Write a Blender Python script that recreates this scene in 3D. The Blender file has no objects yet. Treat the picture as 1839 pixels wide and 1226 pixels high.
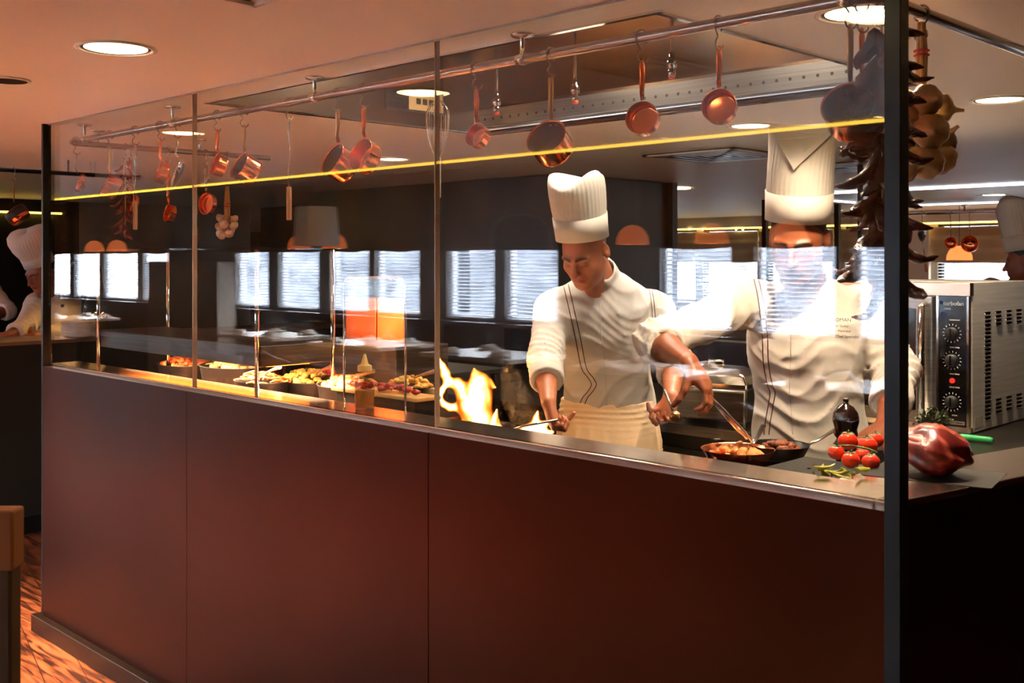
import bpy, math, random
import numpy as np
from mathutils import Vector, Matrix
from mathutils.bvhtree import BVHTree
random.seed(7)
COL = bpy.context.scene.collection
PI = math.pi
# ------------------------------------------------------------------ camera frame (used to measure places off the photo)
FPX = 1930.0
CX, HY = 919.5, 467.0
EYE = 1.55
FW = Vector((-0.7035, 0.7107, 0)); RT = Vector((0.7107, 0.7035, 0))
def P(px, py, d):
    v = FW*d + RT*((px-CX)/FPX*d)
    return Vector((v.x, v.y, EYE-(py-HY)/FPX*d))
def PY(px, py, y):
    u = (px-CX)/FPX
    return P(px, py, y/(FW.y+u*RT.y))
def PZ(px, py, z):
    return P(px, py, (EYE-z)*FPX/(py-HY))

def lin(c):
    return tuple(((v/255)/12.92 if v/255 <= .04045 else ((v/255+.055)/1.055)**2.4) for v in c)

# ------------------------------------------------------------------ materials
def nmat(name):
    m = bpy.data.materials.new(name); m.use_nodes = True
    nt = m.node_tree
    return m, nt, nt.nodes['Principled BSDF'], nt.nodes, nt.links
def pmat(name, rgb, rough=.5, metal=0, rgb2=None, nscale=8, bump=0, bscale=30, coat=0, emit=None, estr=0, trans=0, ior=1.45, sss=0, stretch=None, spec=None, sheen=0, alpha=1):
    m, nt, b, N, L = nmat(name)
    c = lin(rgb)+(1,)
    b.inputs['Base Color'].default_value = c
    b.inputs['Roughness'].default_value = rough
    b.inputs['Metallic'].default_value = metal
    b.inputs['IOR'].default_value = ior
    if coat: b.inputs['Coat Weight'].default_value = coat; b.inputs['Coat Roughness'].default_value = .08
    if trans: b.inputs['Transmission Weight'].default_value = trans
    if sss: b.inputs['Subsurface Weight'].default_value = sss; b.inputs['Subsurface Radius'].default_value = (.012,.005,.003); b.inputs['Subsurface Scale'].default_value = 1
    if spec is not None: b.inputs['Specular IOR Level'].default_value = spec
    if sheen: b.inputs['Sheen Weight'].default_value = sheen
    if emit is not None:
        b.inputs['Emission Color'].default_value = lin(emit)+(1,); b.inputs['Emission Strength'].default_value = estr
    if alpha < 1: b.inputs['Alpha'].default_value = alpha
    if rgb2 is not None or bump:
        tc = N.new('ShaderNodeTexCoord'); mp = N.new('ShaderNodeMapping'); L.new(tc.outputs['Object'], mp.inputs['Vector'])
        if stretch: mp.inputs['Scale'].default_value = stretch
        if rgb2 is not None:
            n = N.new('ShaderNodeTexNoise'); n.inputs['Scale'].default_value = nscale; n.inputs['Detail'].default_value = 5
            L.new(mp.outputs['Vector'], n.inputs['Vector'])
            r = N.new('ShaderNodeValToRGB'); r.color_ramp.elements[0].position = .35; r.color_ramp.elements[1].position = .65
            r.color_ramp.elements[0].color = c; r.color_ramp.elements[1].color = lin(rgb2)+(1,)
            L.new(n.outputs['Fac'], r.inputs['Fac']); L.new(r.outputs['Color'], b.inputs['Base Color'])
        if bump:
            n2 = N.new('ShaderNodeTexNoise'); n2.inputs['Scale'].default_value = bscale; n2.inputs['Detail'].default_value = 4
            L.new(mp.outputs['Vector'], n2.inputs['Vector'])
            bm = N.new('ShaderNodeBump'); bm.inputs['Strength'].default_value = bump; bm.inputs['Distance'].default_value = .01
            L.new(n2.outputs['Fac'], bm.inputs['Height']); L.new(bm.outputs['Normal'], b.inputs['Normal'])
    return m
def emat(name, rgb, s):
    m = bpy.data.materials.new(name); m.use_nodes = True; nt = m.node_tree; nt.nodes.clear()
    e = nt.nodes.new('ShaderNodeEmission'); o = nt.nodes.new('ShaderNodeOutputMaterial')
    e.inputs['Color'].default_value = lin(rgb)+(1,); e.inputs['Strength'].default_value = s
    nt.links.new(e.outputs[0], o.inputs[0]); return m
def glassmat(name, tint=(.96,.97,.96), r0=.04, rough=0.0):
    m = bpy.data.materials.new(name); m.use_nodes = True; nt = m.node_tree; nt.nodes.clear(); N = nt.nodes; L = nt.links
    o = N.new('ShaderNodeOutputMaterial'); t = N.new('ShaderNodeBsdfTransparent'); t.inputs[0].default_value = tint+(1,)
    g = N.new('ShaderNodeBsdfGlossy'); g.inputs['Roughness'].default_value = rough
    lw = N.new('ShaderNodeLayerWeight'); lw.inputs['Blend'].default_value = .5
    p = N.new('ShaderNodeMath'); p.operation = 'POWER'; p.inputs[1].default_value = 5; L.new(lw.outputs['Facing'], p.inputs[0])
    q = N.new('ShaderNodeMath'); q.operation = 'MULTIPLY_ADD'; q.inputs[1].default_value = 1-r0; q.inputs[2].default_value = r0; L.new(p.outputs[0], q.inputs[0])
    mx = N.new('ShaderNodeMixShader'); L.new(q.outputs[0], mx.inputs[0]); L.new(t.outputs[0], mx.inputs[1]); L.new(g.outputs[0], mx.inputs[2]); L.new(mx.outputs[0], o.inputs[0])
    return m

M = {}
M['steel'] = pmat('brushed_steel', (175,170,165), .28, 1, rgb2=(150,146,142), nscale=3, stretch=(1,1,40), bump=.02, bscale=8)
M['steel_dark'] = pmat('dark_steel', (95,90,86), .33, 1, rgb2=(75,70,68), nscale=4, stretch=(1,1,20))
M['steel_tube'] = pmat('polished_tube_steel', (165,150,142), .18, 1)
M['chrome'] = pmat('chrome', (225,222,218), .08, 1)
M['copper'] = pmat('polished_copper', (242,140,92), .17, 1, rgb2=(226,116,70), nscale=5)
M['brass'] = pmat('brass_handle', (176,134,92), .3, 1)
M['pan_inner'] = pmat('dark_pan_lining', (50,52,52), .35, .15)
M['black_metal'] = pmat('black_painted_metal', (9,9,11), .35, .0, spec=.3)
M['black'] = pmat('black_matte', (14,12,12), .5)
M['black_gloss'] = pmat('black_gloss', (10,9,9), .12, coat=.5)
M['white_cotton'] = pmat('white_cotton', (202,195,187), .85, bump=.12, bscale=500, sheen=.1)
M['hat_paper'] = pmat('white_hat_fabric', (206,199,190), .8)
M['apron'] = pmat('beige_apron_cotton', (228,196,158), .85, bump=.15, bscale=400)
M['trousers'] = pmat('black_trousers', (20,19,20), .8)
M['piping'] = pmat('dark_red_piping', (78,22,20), .6)
M['hair'] = pmat('dark_hair', (22,16,13), .6)
M['wood_handle'] = pmat('pale_wood_handle', (205,150,110), .5, rgb2=(180,124,86), nscale=12, stretch=(8,8,1))
M['porcelain'] = pmat('white_porcelain', (238,232,224), .18, coat=.3)
M['linen'] = pmat('white_linen', (240,238,235), .8)
M['glass_panel'] = glassmat('clear_glass_panel',r0=.07)
M['glass_small'] = glassmat('clear_glassware', (.93,.95,.94))
M['glass_edge'] = pmat('polished_glass_edge', (150,120,100), .25, .0, coat=.3)
M['led'] = emat('yellow_led_strip', (255,200,70), 6)
M['lamp_on'] = emat('warm_downlight_lens', (255,226,170), 14)
M['white_ring'] = pmat('white_lamp_ring', (235,225,212), .4)
M['gold_reflector'] = pmat('gold_reflector', (230,190,120), .25, .8)
M['pendant'] = pmat('orange_pendant_shade', (226,120,70), .5, emit=(240,120,60), estr=1.1)

# ------------------------------------------------------------------ mesh builder
class MB:
    def __init__(s): s.v=[]; s.f=[]; s.sm=[]
    def add(s, vs, fs, smooth=False):
        o=len(s.v); s.v += [tuple(v) for v in vs]; s.f += [tuple(i+o for i in f) for f in fs]
        s.sm += [smooth]*len(fs) if not isinstance(smooth, list) else smooth
        return s
    def box(s, x0,x1,y0,y1,z0,z1, Mx=None):
        vs=[Vector(p) for p in ((x0,y0,z0),(x1,y0,z0),(x1,y1,z0),(x0,y1,z0),(x0,y0,z1),(x1,y0,z1),(x1,y1,z1),(x0,y1,z1))]
        if Mx is not None: vs=[Mx@v for v in vs]
        return s.add(vs,[(0,3,2,1),(4,5,6,7),(0,1,5,4),(1,2,6,5),(2,3,7,6),(3,0,4,7)])
    def prism(s, pts, z0, z1, Mx=None, smooth=False):
        n=len(pts); vs=[Vector((p[0],p[1],z0)) for p in pts]+[Vector((p[0],p[1],z1)) for p in pts]
        if Mx is not None: vs=[Mx@v for v in vs]
        fs=[tuple(range(n))[::-1], tuple(range(n,2*n))]+[(i,(i+1)%n,n+(i+1)%n,n+i) for i in range(n)]
        return s.add(vs,fs,[False,False]+[smooth]*n)
    def lathe(s, prof, n=32, Mx=None, smooth=True, mod=None):
        vs=[]; fs=[]
        for j,(r,z) in enumerate(prof):
            for i in range(n):
                a=2*PI*i/n; rr=r*(mod(a,j) if mod else 1)
                vs.append(Vector((rr*math.cos(a),rr*math.sin(a),z)))
        if Mx is not None: vs=[Mx@v for v in vs]
        for j in range(len(prof)-1):
            for i in range(n):
                k=(i+1)%n; fs.append((j*n+i,j*n+k,(j+1)*n+k,(j+1)*n+i))
        sm=[smooth]*len(fs)
        return s.add(vs,fs,sm)
    def cyl(s, a, b, r, r2=None, n=16):
        return s.tube([a,b],[r, r if r2 is None else r2],n)
    def tube(s, pts, r, n=10, closed=False, flat=1.0, caps=True):
        pts=[Vector(p) for p in pts]; m=len(pts)
        if not hasattr(r,'__len__'): r=[r]*m
        vs=[]; fs=[]; up=None
        for i,p in enumerate(pts):
            if closed: t=(pts[(i+1)%m]-pts[i-1])
            else: t=(pts[min(i+1,m-1)]-pts[max(i-1,0)])
            t.normalize()
            if up is None:
                up=t.orthogonal().normalized() if abs(t.z)>.95 else (Vector((0,0,1))-t*t.z).normalized()
            up=(up-t*up.dot(t)); up.normalize(); sd=t.cross(up)
            for k in range(n):
                a=2*PI*k/n; vs.append(p+(up*math.cos(a)*flat+sd*math.sin(a))*r[i])
        R=range(m if closed else m-1)
        for i in R:
            j=(i+1)%m
            for k in range(n):
                q=(k+1)%n; fs.append((i*n+k,i*n+q,j*n+q,j*n+k))
        sm=[True]*len(fs)
        if not closed and caps:
            fs.append(tuple(range(n))[::-1]); fs.append(tuple((m-1)*n+k for k in range(n))); sm+=[False,False]
        return s.add(vs,fs,sm)
    def ball(s, c, r, n=16, m=10, Mx=None, warp=None):
        if not hasattr(r,'__len__'): r=(r,r,r)
        c=Vector(c); vs=[]; fs=[]
        for j in range(m+1):
            ph=PI*j/m
            for i in range(n):
                a=2*PI*i/n; d=Vector((math.sin(ph)*math.cos(a),math.sin(ph)*math.sin(a),math.cos(ph)))
                w=warp(d) if warp else 1
                q=Vector((d.x*r[0]*w,d.y*r[1]*w,d.z*r[2]*w))
                if Mx is not None: q=Mx@q
                vs.append(c+q)
        for j in range(m):
            for i in range(n):
                k=(i+1)%n; fs.append((j*n+i,(j+1)*n+i,(j+1)*n+k,j*n+k))
        return s.add(vs,fs,True)
    def build(s, name, mat, parent=None, loc=(0,0,0), rot=None, bevel=0, weld=True):
        me=bpy.data.meshes.new(name); me.from_pydata(s.v,[],s.f); me.polygons.foreach_set('use_smooth', s.sm)
        me.materials.append(mat if not isinstance(mat,str) else M[mat]); me.update()
        o=bpy.data.objects.new(name,me); COL.objects.link(o)
        if parent is not None: o.parent=parent
        o.location=loc
        if rot is not None: o.rotation_euler=rot
        if bevel:
            b=o.modifiers.new('bevel','BEVEL'); b.width=bevel; b.segments=2; b.limit_method='ANGLE'
        return o
def tag(o, label, cat, group=None):
    o['label']=label; o['category']=cat
    if group: o['group']=group
    return o
def stru(o): o['kind']='structure'; return o
def thing(name, label, cat, loc=(0,0,0), rz=0, group=None):
    o=bpy.data.objects.new(name,None); COL.objects.link(o); o.empty_display_size=.05
    o.location=loc; o.rotation_euler=(0,0,rz); return tag(o,label,cat,group)
def dup(root, loc, rz=None, label=None, group=None):
    r=root.copy(); COL.objects.link(r); r.location=loc
    if rz is not None: r.rotation_euler=(0,0,rz)
    if label: r['label']=label
    if group: r['group']=group
    for ch in list(root.children):
        c=ch.copy(); COL.objects.link(c); c.parent=r
        for g in list(ch.children):
            d=g.copy(); COL.objects.link(d); d.parent=c
    return r
def text_geo(txt, size, ext=.0005, align='CENTER'):
    cu=bpy.data.curves.new('t','FONT'); cu.body=txt; cu.size=size; cu.extrude=ext; cu.align_x=align; cu.resolution_u=3
    o=bpy.data.objects.new('t',cu); COL.objects.link(o)
    dg=bpy.context.evaluated_depsgraph_get(); me=bpy.data.meshes.new_from_object(o.evaluated_get(dg))
    vs=[v.co.copy() for v in me.vertices]; fs=[tuple(p.vertices) for p in me.polygons]
    bpy.data.objects.remove(o); bpy.data.curves.remove(cu); bpy.data.meshes.remove(me)
    return vs,fs
ORD=['first','second','third','fourth','fifth','sixth','seventh','eighth','ninth','tenth','eleventh','twelfth','thirteenth','fourteenth','fifteenth','sixteenth']
def arc(c, r, a0, a1, n, ax1, ax2):
    c=Vector(c); ax1=Vector(ax1); ax2=Vector(ax2)
    return [c+ax1*(r*math.cos(a0+(a1-a0)*i/(n-1)))+ax2*(r*math.sin(a0+(a1-a0)*i/(n-1))) for i in range(n)]
def frame_to(z, x=None):
    z=Vector(z).normalized()
    x=Vector(x) if x is not None else z.orthogonal()
    x=(x-z*x.dot(z)).normalized(); y=z.cross(x)
    return Matrix((x,y,z)).transposed()
# ================================================================== THE ROOM
CZ=2.12                                   # low ceiling over the kitchen and the aisle
def wood_floor():
    m, nt, b, N, L = nmat('walnut_floor_boards')
    tc=N.new('ShaderNodeTexCoord'); mp=N.new('ShaderNodeMapping'); mp.inputs['Scale'].default_value=(1.0,9,1); mp.inputs['Rotation'].default_value=(0,0,.25); L.new(tc.outputs['Object'],mp.inputs['Vector'])
    w=N.new('ShaderNodeTexNoise'); w.inputs['Scale'].default_value=5; w.inputs['Detail'].default_value=6; w.inputs['Distortion'].default_value=1.1; L.new(mp.outputs[0],w.inputs['Vector'])
    r=N.new('ShaderNodeValToRGB'); e=r.color_ramp.elements; e[0].position=.38; e[0].color=lin((34,14,8))+(1,); e[1].position=.62; e[1].color=lin((132,74,42))+(1,)
    k=r.color_ramp.elements.new(.5); k.color=lin((96,46,24))+(1,)
    L.new(w.outputs['Fac'],r.inputs['Fac'])
    br=N.new('ShaderNodeTexBrick'); br.inputs['Scale'].default_value=1; br.inputs['Brick Width'].default_value=1.6; br.inputs['Row Height'].default_value=.14; br.inputs['Mortar Size'].default_value=.002
    br.inputs['Color1'].default_value=(1,1,1,1); br.inputs['Color2'].default_value=(.75,.72,.7,1); br.inputs['Mortar'].default_value=(.15,.1,.08,1)
    mp2=N.new('ShaderNodeMapping'); mp2.inputs['Rotation'].default_value=(0,0,.25); L.new(tc.outputs['Object'],mp2.inputs['Vector']); L.new(mp2.outputs[0],br.inputs['Vector'])
    mx=N.new('ShaderNodeMix'); mx.data_type='RGBA'; mx.blend_type='MULTIPLY'; mx.inputs[0].default_value=1; L.new(r.outputs[0],mx.inputs[6]); L.new(br.outputs['Color'],mx.inputs[7]); L.new(mx.outputs[2],b.inputs['Base Color'])
    b.inputs['Roughness'].default_value=.32; return m
M['floor']=wood_floor()
M['ceil']=pmat('warm_white_ceiling',(244,230,212),.42,rgb2=(240,224,204),nscale=1.2,spec=.35)
M['wall_dark']=pmat('dark_brown_wall',(46,34,28),.45)
M['wall_grey']=pmat('grey_plaster_wall',(150,140,128),.7,rgb2=(136,126,114),nscale=3)
M['cab_dark']=pmat('dark_grey_cabinet',(62,58,55),.3,.3)
M['pillar']=pmat('grey_pillar',(120,116,114),.4)
M['frame_white']=pmat('white_window_frame',(215,215,220),.4)
M['shade_dark']=pmat('dark_roman_fabric',(120,90,66),.8,rgb2=(98,74,54),nscale=3)
def thru(m,col,f):
    nt=m.node_tree; N=nt.nodes; t=N.new('ShaderNodeBsdfTranslucent'); t.inputs[0].default_value=lin(col)+(1,); mx=N.new('ShaderNodeMixShader'); mx.inputs[0].default_value=f
    nt.links.new(N['Principled BSDF'].outputs[0],mx.inputs[1]); nt.links.new(t.outputs[0],mx.inputs[2]); nt.links.new(mx.outputs[0],N['Material Output'].inputs[0])
thru(M['shade_dark'],(110,78,52),.3)
M['shade_pale']=pmat('pale_roman_fabric',(205,180,140),.8,rgb2=(188,160,118),nscale=2)
M['bench']=pmat('dark_brown_leather',(52,26,18),.4)
M['cream']=pmat('cream_panel',(232,218,196),.6)
def stc(name,mb,mat,**k): return stru(mb.build(name,mat,**k))
# floor and ceilings
b=MB(); b.box(-19,6,-3.95,12.45,-.06,0); stc('floor',b,'floor')
HX0,HX1,HY0,HY1=-3.5,-1.5,1.985,3.36       # opening of the extraction hood
b=MB()
b.box(-19,HX0,-.42,5.6,CZ,CZ+.07); b.box(HX1,6,-.42,5.6,CZ,CZ+.07); b.box(HX0,HX1,-.42,HY0,CZ,CZ+.07); b.box(HX0,HX1,HY1,5.6,CZ,CZ+.07)
stc('ceiling',b,'ceil')
b=MB(); b.box(-19,6,5.612,12.45,CZ+.004,CZ+.07); stc('ceiling_back',b,'ceil')
b=MB(); b.box(-19,6,-3.95,-.42,2.62,2.68); stc('ceiling_dining',b,'ceil')
b=MB(); b.box(-19,6,-.45,-.42,CZ,2.68); stc('trim_1',b,'ceil')
b=MB(); b.box(-19,6,5.6,5.612,CZ+.012,CZ+.07); stc('trim_2',b,'black')
# side walls, right wall
b=MB(); b.box(6,6.1,-3.95,12.45,0,2.7); stc('wall_right',b,'wall_dark')
b=MB(); b.box(-19.1,-19,-3.95,12.45,0,2.7); stc('wall_left',b,'wall_dark')
# ---- window wall behind the camera (seen mirrored in the glass)
WIN=[(-18.6,-17.7),(-17.5,-16.6),(-16.4,-15.3),(-15.1,-14.35),(-12.5,-11.73),(-11.51,-10.64),(-10.42,-9.68),(-9.57,-8.8),(-8.36,-7.65),(-7.5,-6.8),(-5.61,-4.89),(-4.675,-3.965),(-3.82,-3.1),(-2.95,-2.25)]
WY=-3.8
b=MB(); b.box(-19,6,WY-.15,WY,0,.95); b.box(-19,6,WY-.15,WY,2.5,2.7)
e=[-19]+[v for w in WIN for v in w]+[6]
for i in range(0,len(e),2): b.box(e[i],e[i+1],WY-.15,WY,.95,2.5)
stc('wall_front',b,'pillar')
def blinds(x0,x1,z0,z1,y,tilt,step=.036,depth=.034):
    m=MB(); z=z0+step/2; n=0
    while z<z1:
        Mx=Matrix.Translation((0,y,z))@Matrix.Rotation(tilt,4,'X')
        m.box(x0,x1,-depth/2,depth/2,-.0012,.0012,Mx); z+=step
    for fx in (.15,.85): m.box(x0+(x1-x0)*fx-.001,x0+(x1-x0)*fx+.001,y-depth*.55,y-depth*.5,z0,z1)
    m.box(x0,x1,y-.018,y+.018,z0,z0+.016)
    return m
def slat():
    m,nt,b,N,L=nmat('white_blind_slats'); b.inputs['Base Color'].default_value=(.86,.88,.9,1); b.inputs['Roughness'].default_value=.5
    t=N.new('ShaderNodeBsdfTranslucent'); t.inputs[0].default_value=(.8,.82,.85,1); mx=N.new('ShaderNodeMixShader'); mx.inputs[0].default_value=.45
    L.new(b.outputs[0],mx.inputs[1]); L.new(t.outputs[0],mx.inputs[2]); L.new(mx.outputs[0],N['Material Output'].inputs[0]); return m
M['slat']=slat()
GW=glassmat('window_pane',(.95,.97,.98)); GT=glassmat('tinted_window_pane',(.5,.49,.47))
for i,(x0,x1) in enumerate(WIN):
    f=MB(); t=.035
    f.box(x0,x0+t,WY-.12,WY-.05,.95,2.5); f.box(x1-t,x1,WY-.12,WY-.05,.95,2.5); f.box(x0+t,x1-t,WY-.12,WY-.05,.95,.99); f.box(x0+t,x1-t,WY-.12,WY-.05,2.46,2.5)
    w=stc('window_%d'%(i+1),f,'frame_white')
    g=MB(); g.box(x0+t,x1-t,WY-.09,WY-.084,.99,2.46); g.build('window_pane',GW,w)
    bl=blinds(x0+.02,x1-.02,.955,1.9,WY-.02,-.36).build('venetian_blind','slat')
    tag(bl,'white venetian blind, %s from the left in the mirrored window row'%ORD[i],'blind','venetian blinds of the dining windows')
# roman shades over the upper window halves
def shade(x0,x1,z0,z1,y,mat,folds=6,sag=.012,label='',ph=0):
    m=MB(); nx=14; nz=folds*6; vs=[]; fs=[]
    for s_,off in ((0,0),(1,-.01)):
        for j in range(nz+1):
            for i in range(nx+1):
                u=i/nx; v=j/nz; k=(v*folds)%1
                z=z1-(z1-z0)*v - sag*math.sin(PI*u)*(0.4+v) + .004*math.sin(9*u+ph+v*20)
                yy=y+.030*(k**1.6) + .006*math.sin(7*u+ph+3*v)+off
                vs.append((x0+(x1-x0)*u,yy,z))
    w=nx+1; n1=(nz+1)*w
    for j in range(nz):
        for i in range(nx):
            a=j*w+i; fs.append((a,a+1,a+w+1,a+w)); fs.append((n1+a,n1+a+w,n1+a+w+1,n1+a+1))
    for i in range(nx): fs.append((nz*w+i,nz*w+i+1,n1+nz*w+i+1,n1+nz*w+i)); fs.append((i,n1+i,n1+i+1,i+1))
    for j in range(nz): fs.append((j*w,j*w+w,n1+j*w+w,n1+j*w)); fs.append((j*w+nx,n1+j*w+nx,n1+j*w+w+nx,j*w+w+nx))
    m.add(vs,fs,True)
    return m.build('roman_shade',mat)
for i,(x0,x1) in enumerate(WIN):
    l_=min(.2,(x0-WIN[i-1][1])/2) if i else .1; r_=min(.2,(WIN[i+1][0]-x1)/2) if i<len(WIN)-1 else .1
    o=shade(x0-l_+.001,x1+r_-.001,1.66,2.5,WY+.012,'shade_dark',6,ph=i*1.7)
    tag(o,'brown pleated roman shade, %s from the left in the mirrored window row'%ORD[i],'shade','roman shades of the dining windows')
# grey wall panel between the mirrored windows
o=MB().box(-13.15,-11.41,WY+.66,WY+.9,0,1.53).build('grey_cabinet',pmat('grey_sideboard',(170,152,136),.5)); tag(o,'tall grey sideboard between two windows of the mirrored row','cabinet')
# LED strip under the dropped ceiling edge
o=MB().box(-19,6,-.448,-.436,CZ-.014,CZ-.001).build('led_strip','led'); tag(o,'thin yellow light strip along the ceiling edge, mirrored above the windows','light strip')
# bench and outdoor view
b=MB(); b.box(-18,5.9,WY+.01,WY+.16,.4,.93); b.box(-18,5.9,WY+.1,WY+.62,.3,.46); b.box(-18,5.9,WY+.14,WY+.6,.0,.3)
tag(b.build('bench','bench'),'long dark brown leather bench under the mirrored windows','bench')
b=MB(); b.box(-40,30,-60,-4.5,-6,-5.9); o=stc('ground_outside',b,pmat('outdoor_ground',(110,110,108),.9))
fac=pmat('far_facade',(120,124,136),.8,rgb2=(48,52,64),nscale=1.2,stretch=(1,1,1.6))
for k,(x0,x1,h) in enumerate([(-38,-21,2.6),(-20,-12,3.4),(-11.2,-6.6,2.1),(-6,1,3.0),(2,12,2.4)]):
    o=MB().box(x0,x1,-22,-15,-5.9,h).build('building',fac); tag(o,'grey building outside the dining windows, %s from the left'%ORD[k],'building')
o=MB().box(-30,12,19,23,-5.9,3.6).build('building',fac); tag(o,'added building cutting the daylight outside the far windows','building')  # added to hold back daylight entering by the far windows
# ---- far wall with windows, seen through the kitchen
FY=12.3; FWIN=[(-9.6,-8.6),(-8.5,-7.62),(-7.5,-6.55),(-6.4,-5.4),(-5.25,-4.2),(-3.2,-.1)]
b=MB(); b.box(-19,6,FY,FY+.15,0,.95); b.box(-19,6,FY,FY+.15,1.98,2.2)
e=[-19]+[v for w in FWIN for v in w]+[6]
for i in range(0,len(e),2): b.box(e[i],e[i+1],FY,FY+.15,.95,1.98)
stc('wall_back',b,'wall_grey')
for i,(x0,x1) in enumerate(FWIN):
    f=MB(); t=.04
    f.box(x0,x0+t,FY+.03,FY+.1,.95,1.98); f.box(x1-t,x1,FY+.03,FY+.1,.95,1.98); f.box(x0+t,x1-t,FY+.03,FY+.1,.95,1.0); f.box(x0+t,x1-t,FY+.03,FY+.1,1.94,1.98)
    w=stc('window_%d'%(i+21),f,'black_metal')
    g=MB(); g.box(x0+t,x1-t,FY+.06,FY+.066,1.0,1.94); g.build('window_pane',GT,w)
    tag(blinds(x0+.02,x1-.02,.96,1.6,FY-.02,.25).build('venetian_blind','slat'),'sunlit white venetian blind on the far wall behind the kitchen, %s from the left'%ORD[i],'blind','venetian blinds of the far windows')
    tag(shade(x0-.05,x1+.05,1.53,1.93,FY-.1,'shade_pale',3,.01,ph=i*2.1),'pale pleated roman shade on the far wall behind the kitchen, %s from the left'%ORD[i],'shade','roman shades of the far windows')
o=MB().box(-10,2,FY-.1,FY-.085,1.965,1.98).build('led_strip','led'); tag(o,'thin yellow light strip along the top of the far wall','light strip')
stc('trim_3',MB().box(-10,2,FY-.12,FY,1.985,CZ+.004),'cream')
# cream panel right of the garland on the far wall
a=PY(1622,480,FY-.15); c=PY(1671,480,FY-.15)
tag(MB().box(a.x,c.x,FY-.2,FY-.14,1.0,1.92).build('wall_panel','cream'),'cream wall panel beside the far windows, right of the black post','panel')
# dark cabinets block behind the left chef's head
stc('wall_cabinet_block',MB().box(-7.6,-4.75,5.23,6.5,0,CZ-.001),'cab_dark',bevel=.004)
stc('wall_kitchen_back',MB().box(-10.2,-7.6,6.4,6.5,0,CZ-.001),'wall_dark')
# left end: grey wall with a dark doorway
b=MB(); b.box(-10.5,-10.4,1.0,3.42,0,CZ-.001); b.box(-10.5,-10.4,4.5,6.4,0,CZ-.001); stc('wall_left_kitchen',b,'wall_grey')
stc('door_1',MB().box(-10.56,-10.42,3.42,4.5,0,CZ-.001),'black')
o=MB().box(-10.36,-10.35,1.0,4.3,CZ-.13,CZ-.115).build('led_strip','led'); tag(o,'thin yellow light strip on the wall at the left edge','light strip')
stc('trim_4',MB().box(-10.4,-10.34,1.0,4.35,CZ-.11,CZ-.001),'wall_dark')

# ================================================================== COUNTER AND GLASS
GX0,GX1,GY=-4.546,-.866,1.83; GZ=1.119
SD=Vector((.2,1.0,0)).normalized()
M['panel']=pmat('bronze_brown_panel',(60,25,10),.3,.85,rgb2=(54,22,9),nscale=2,spec=.1)
ctr=thing('kitchen_counter','long brown bronze-fronted counter under the glass screen','counter',(GX0,GY,0))
jx=[GX0,-3.341,-2.094,GX1]
for i in range(3):
    MB().box(jx[i]-GX0+.0015,jx[i+1]-GX0-.0015,-.02,0,.07,GZ-.012).build('front_panel','panel',ctr)
e=SD*3.0
b=MB(); b.prism([(GX1-GX0,-.02),(GX1-GX0+e.x,e.y-.02),(GX1-GX0+e.x-.03,e.y-.02),(GX1-GX0-.03,.02)],.07,GZ-.012); b.build('side_panel','panel',ctr)
MB().box(-.05,GX1-GX0,-.05,.0,.0,.07).build('kickplate',pmat('dark_bronze_kick',(38,24,16),.3,.6),ctr,bevel=.003)
# steel ledge running along the glass, and down the side
b=MB(); b.box(0,GX1-GX0-.03,0,.135,GZ-.035,GZ); b.prism([(GX1-GX0-.03,0),(GX1-GX0,0),(GX1-GX0+e.x,e.y),(GX1-GX0+e.x-.2,e.y),(GX1-GX0-.17,.135),(GX1-GX0-.03,.135)],GZ-.035,GZ)
M['ledge']=pmat('polished_steel_ledge',(236,216,200),.16,1,rgb2=(226,204,188),nscale=2)
b.build('steel_ledge','ledge',ctr,bevel=.002)
# work surface and inner body
b=MB(); b.box(0,GX1-GX0-.05,.14,.92,.88,.92); b.build('worktop',pmat('dark_worktop',(38,32,30),.25,.6),ctr)
b=MB(); b.box(0,GX1-GX0-.08,.0,.86,.02,.88); b.build('counter_body','black',ctr)
# the raised left half of the worktop
b=MB(); b.box(.1,1.75,.2,.9,.92,1.0); b.build('raised_worktop',pmat('reflective_steel_top',(120,84,66),.22,.9),ctr)
for i in range(3):
    g=thing('glass_screen',['leftmost glass pane of the kitchen screen, beside the slim end post','middle glass pane of the kitchen screen','rightmost glass pane of the kitchen screen, in front of the two chefs'][i],'glass screen',(jx[i],GY,GZ),0,'glass panes of the kitchen screen')
    MB().box(.002,jx[i+1]-jx[i]-.002,.004,.016,0,CZ-GZ-.001).build('pane','glass_panel',g)
    if i<2: MB().box(jx[i+1]-jx[i]-.0015,jx[i+1]-jx[i]+.0015,.002,.018,0,CZ-GZ-.001).build('glass_edge','glass_edge',g)
    MB().box(.0,jx[i+1]-jx[i],.0,.003,CZ-GZ-.006,CZ-GZ-.001).build('top_channel','steel',g)
tag(MB().box(GX0-.016,GX0,GY-.02,GY+.014,.07,CZ-.001).build('end_post','black_metal'),'slim black post at the left end of the glass screen','post')
tag(MB().box(GX1,GX1+.03,GY-.024,GY+.01,0,CZ-.001).build('corner_post','black_metal',bevel=.0015),'square black post at the right corner of the counter','post')

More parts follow.
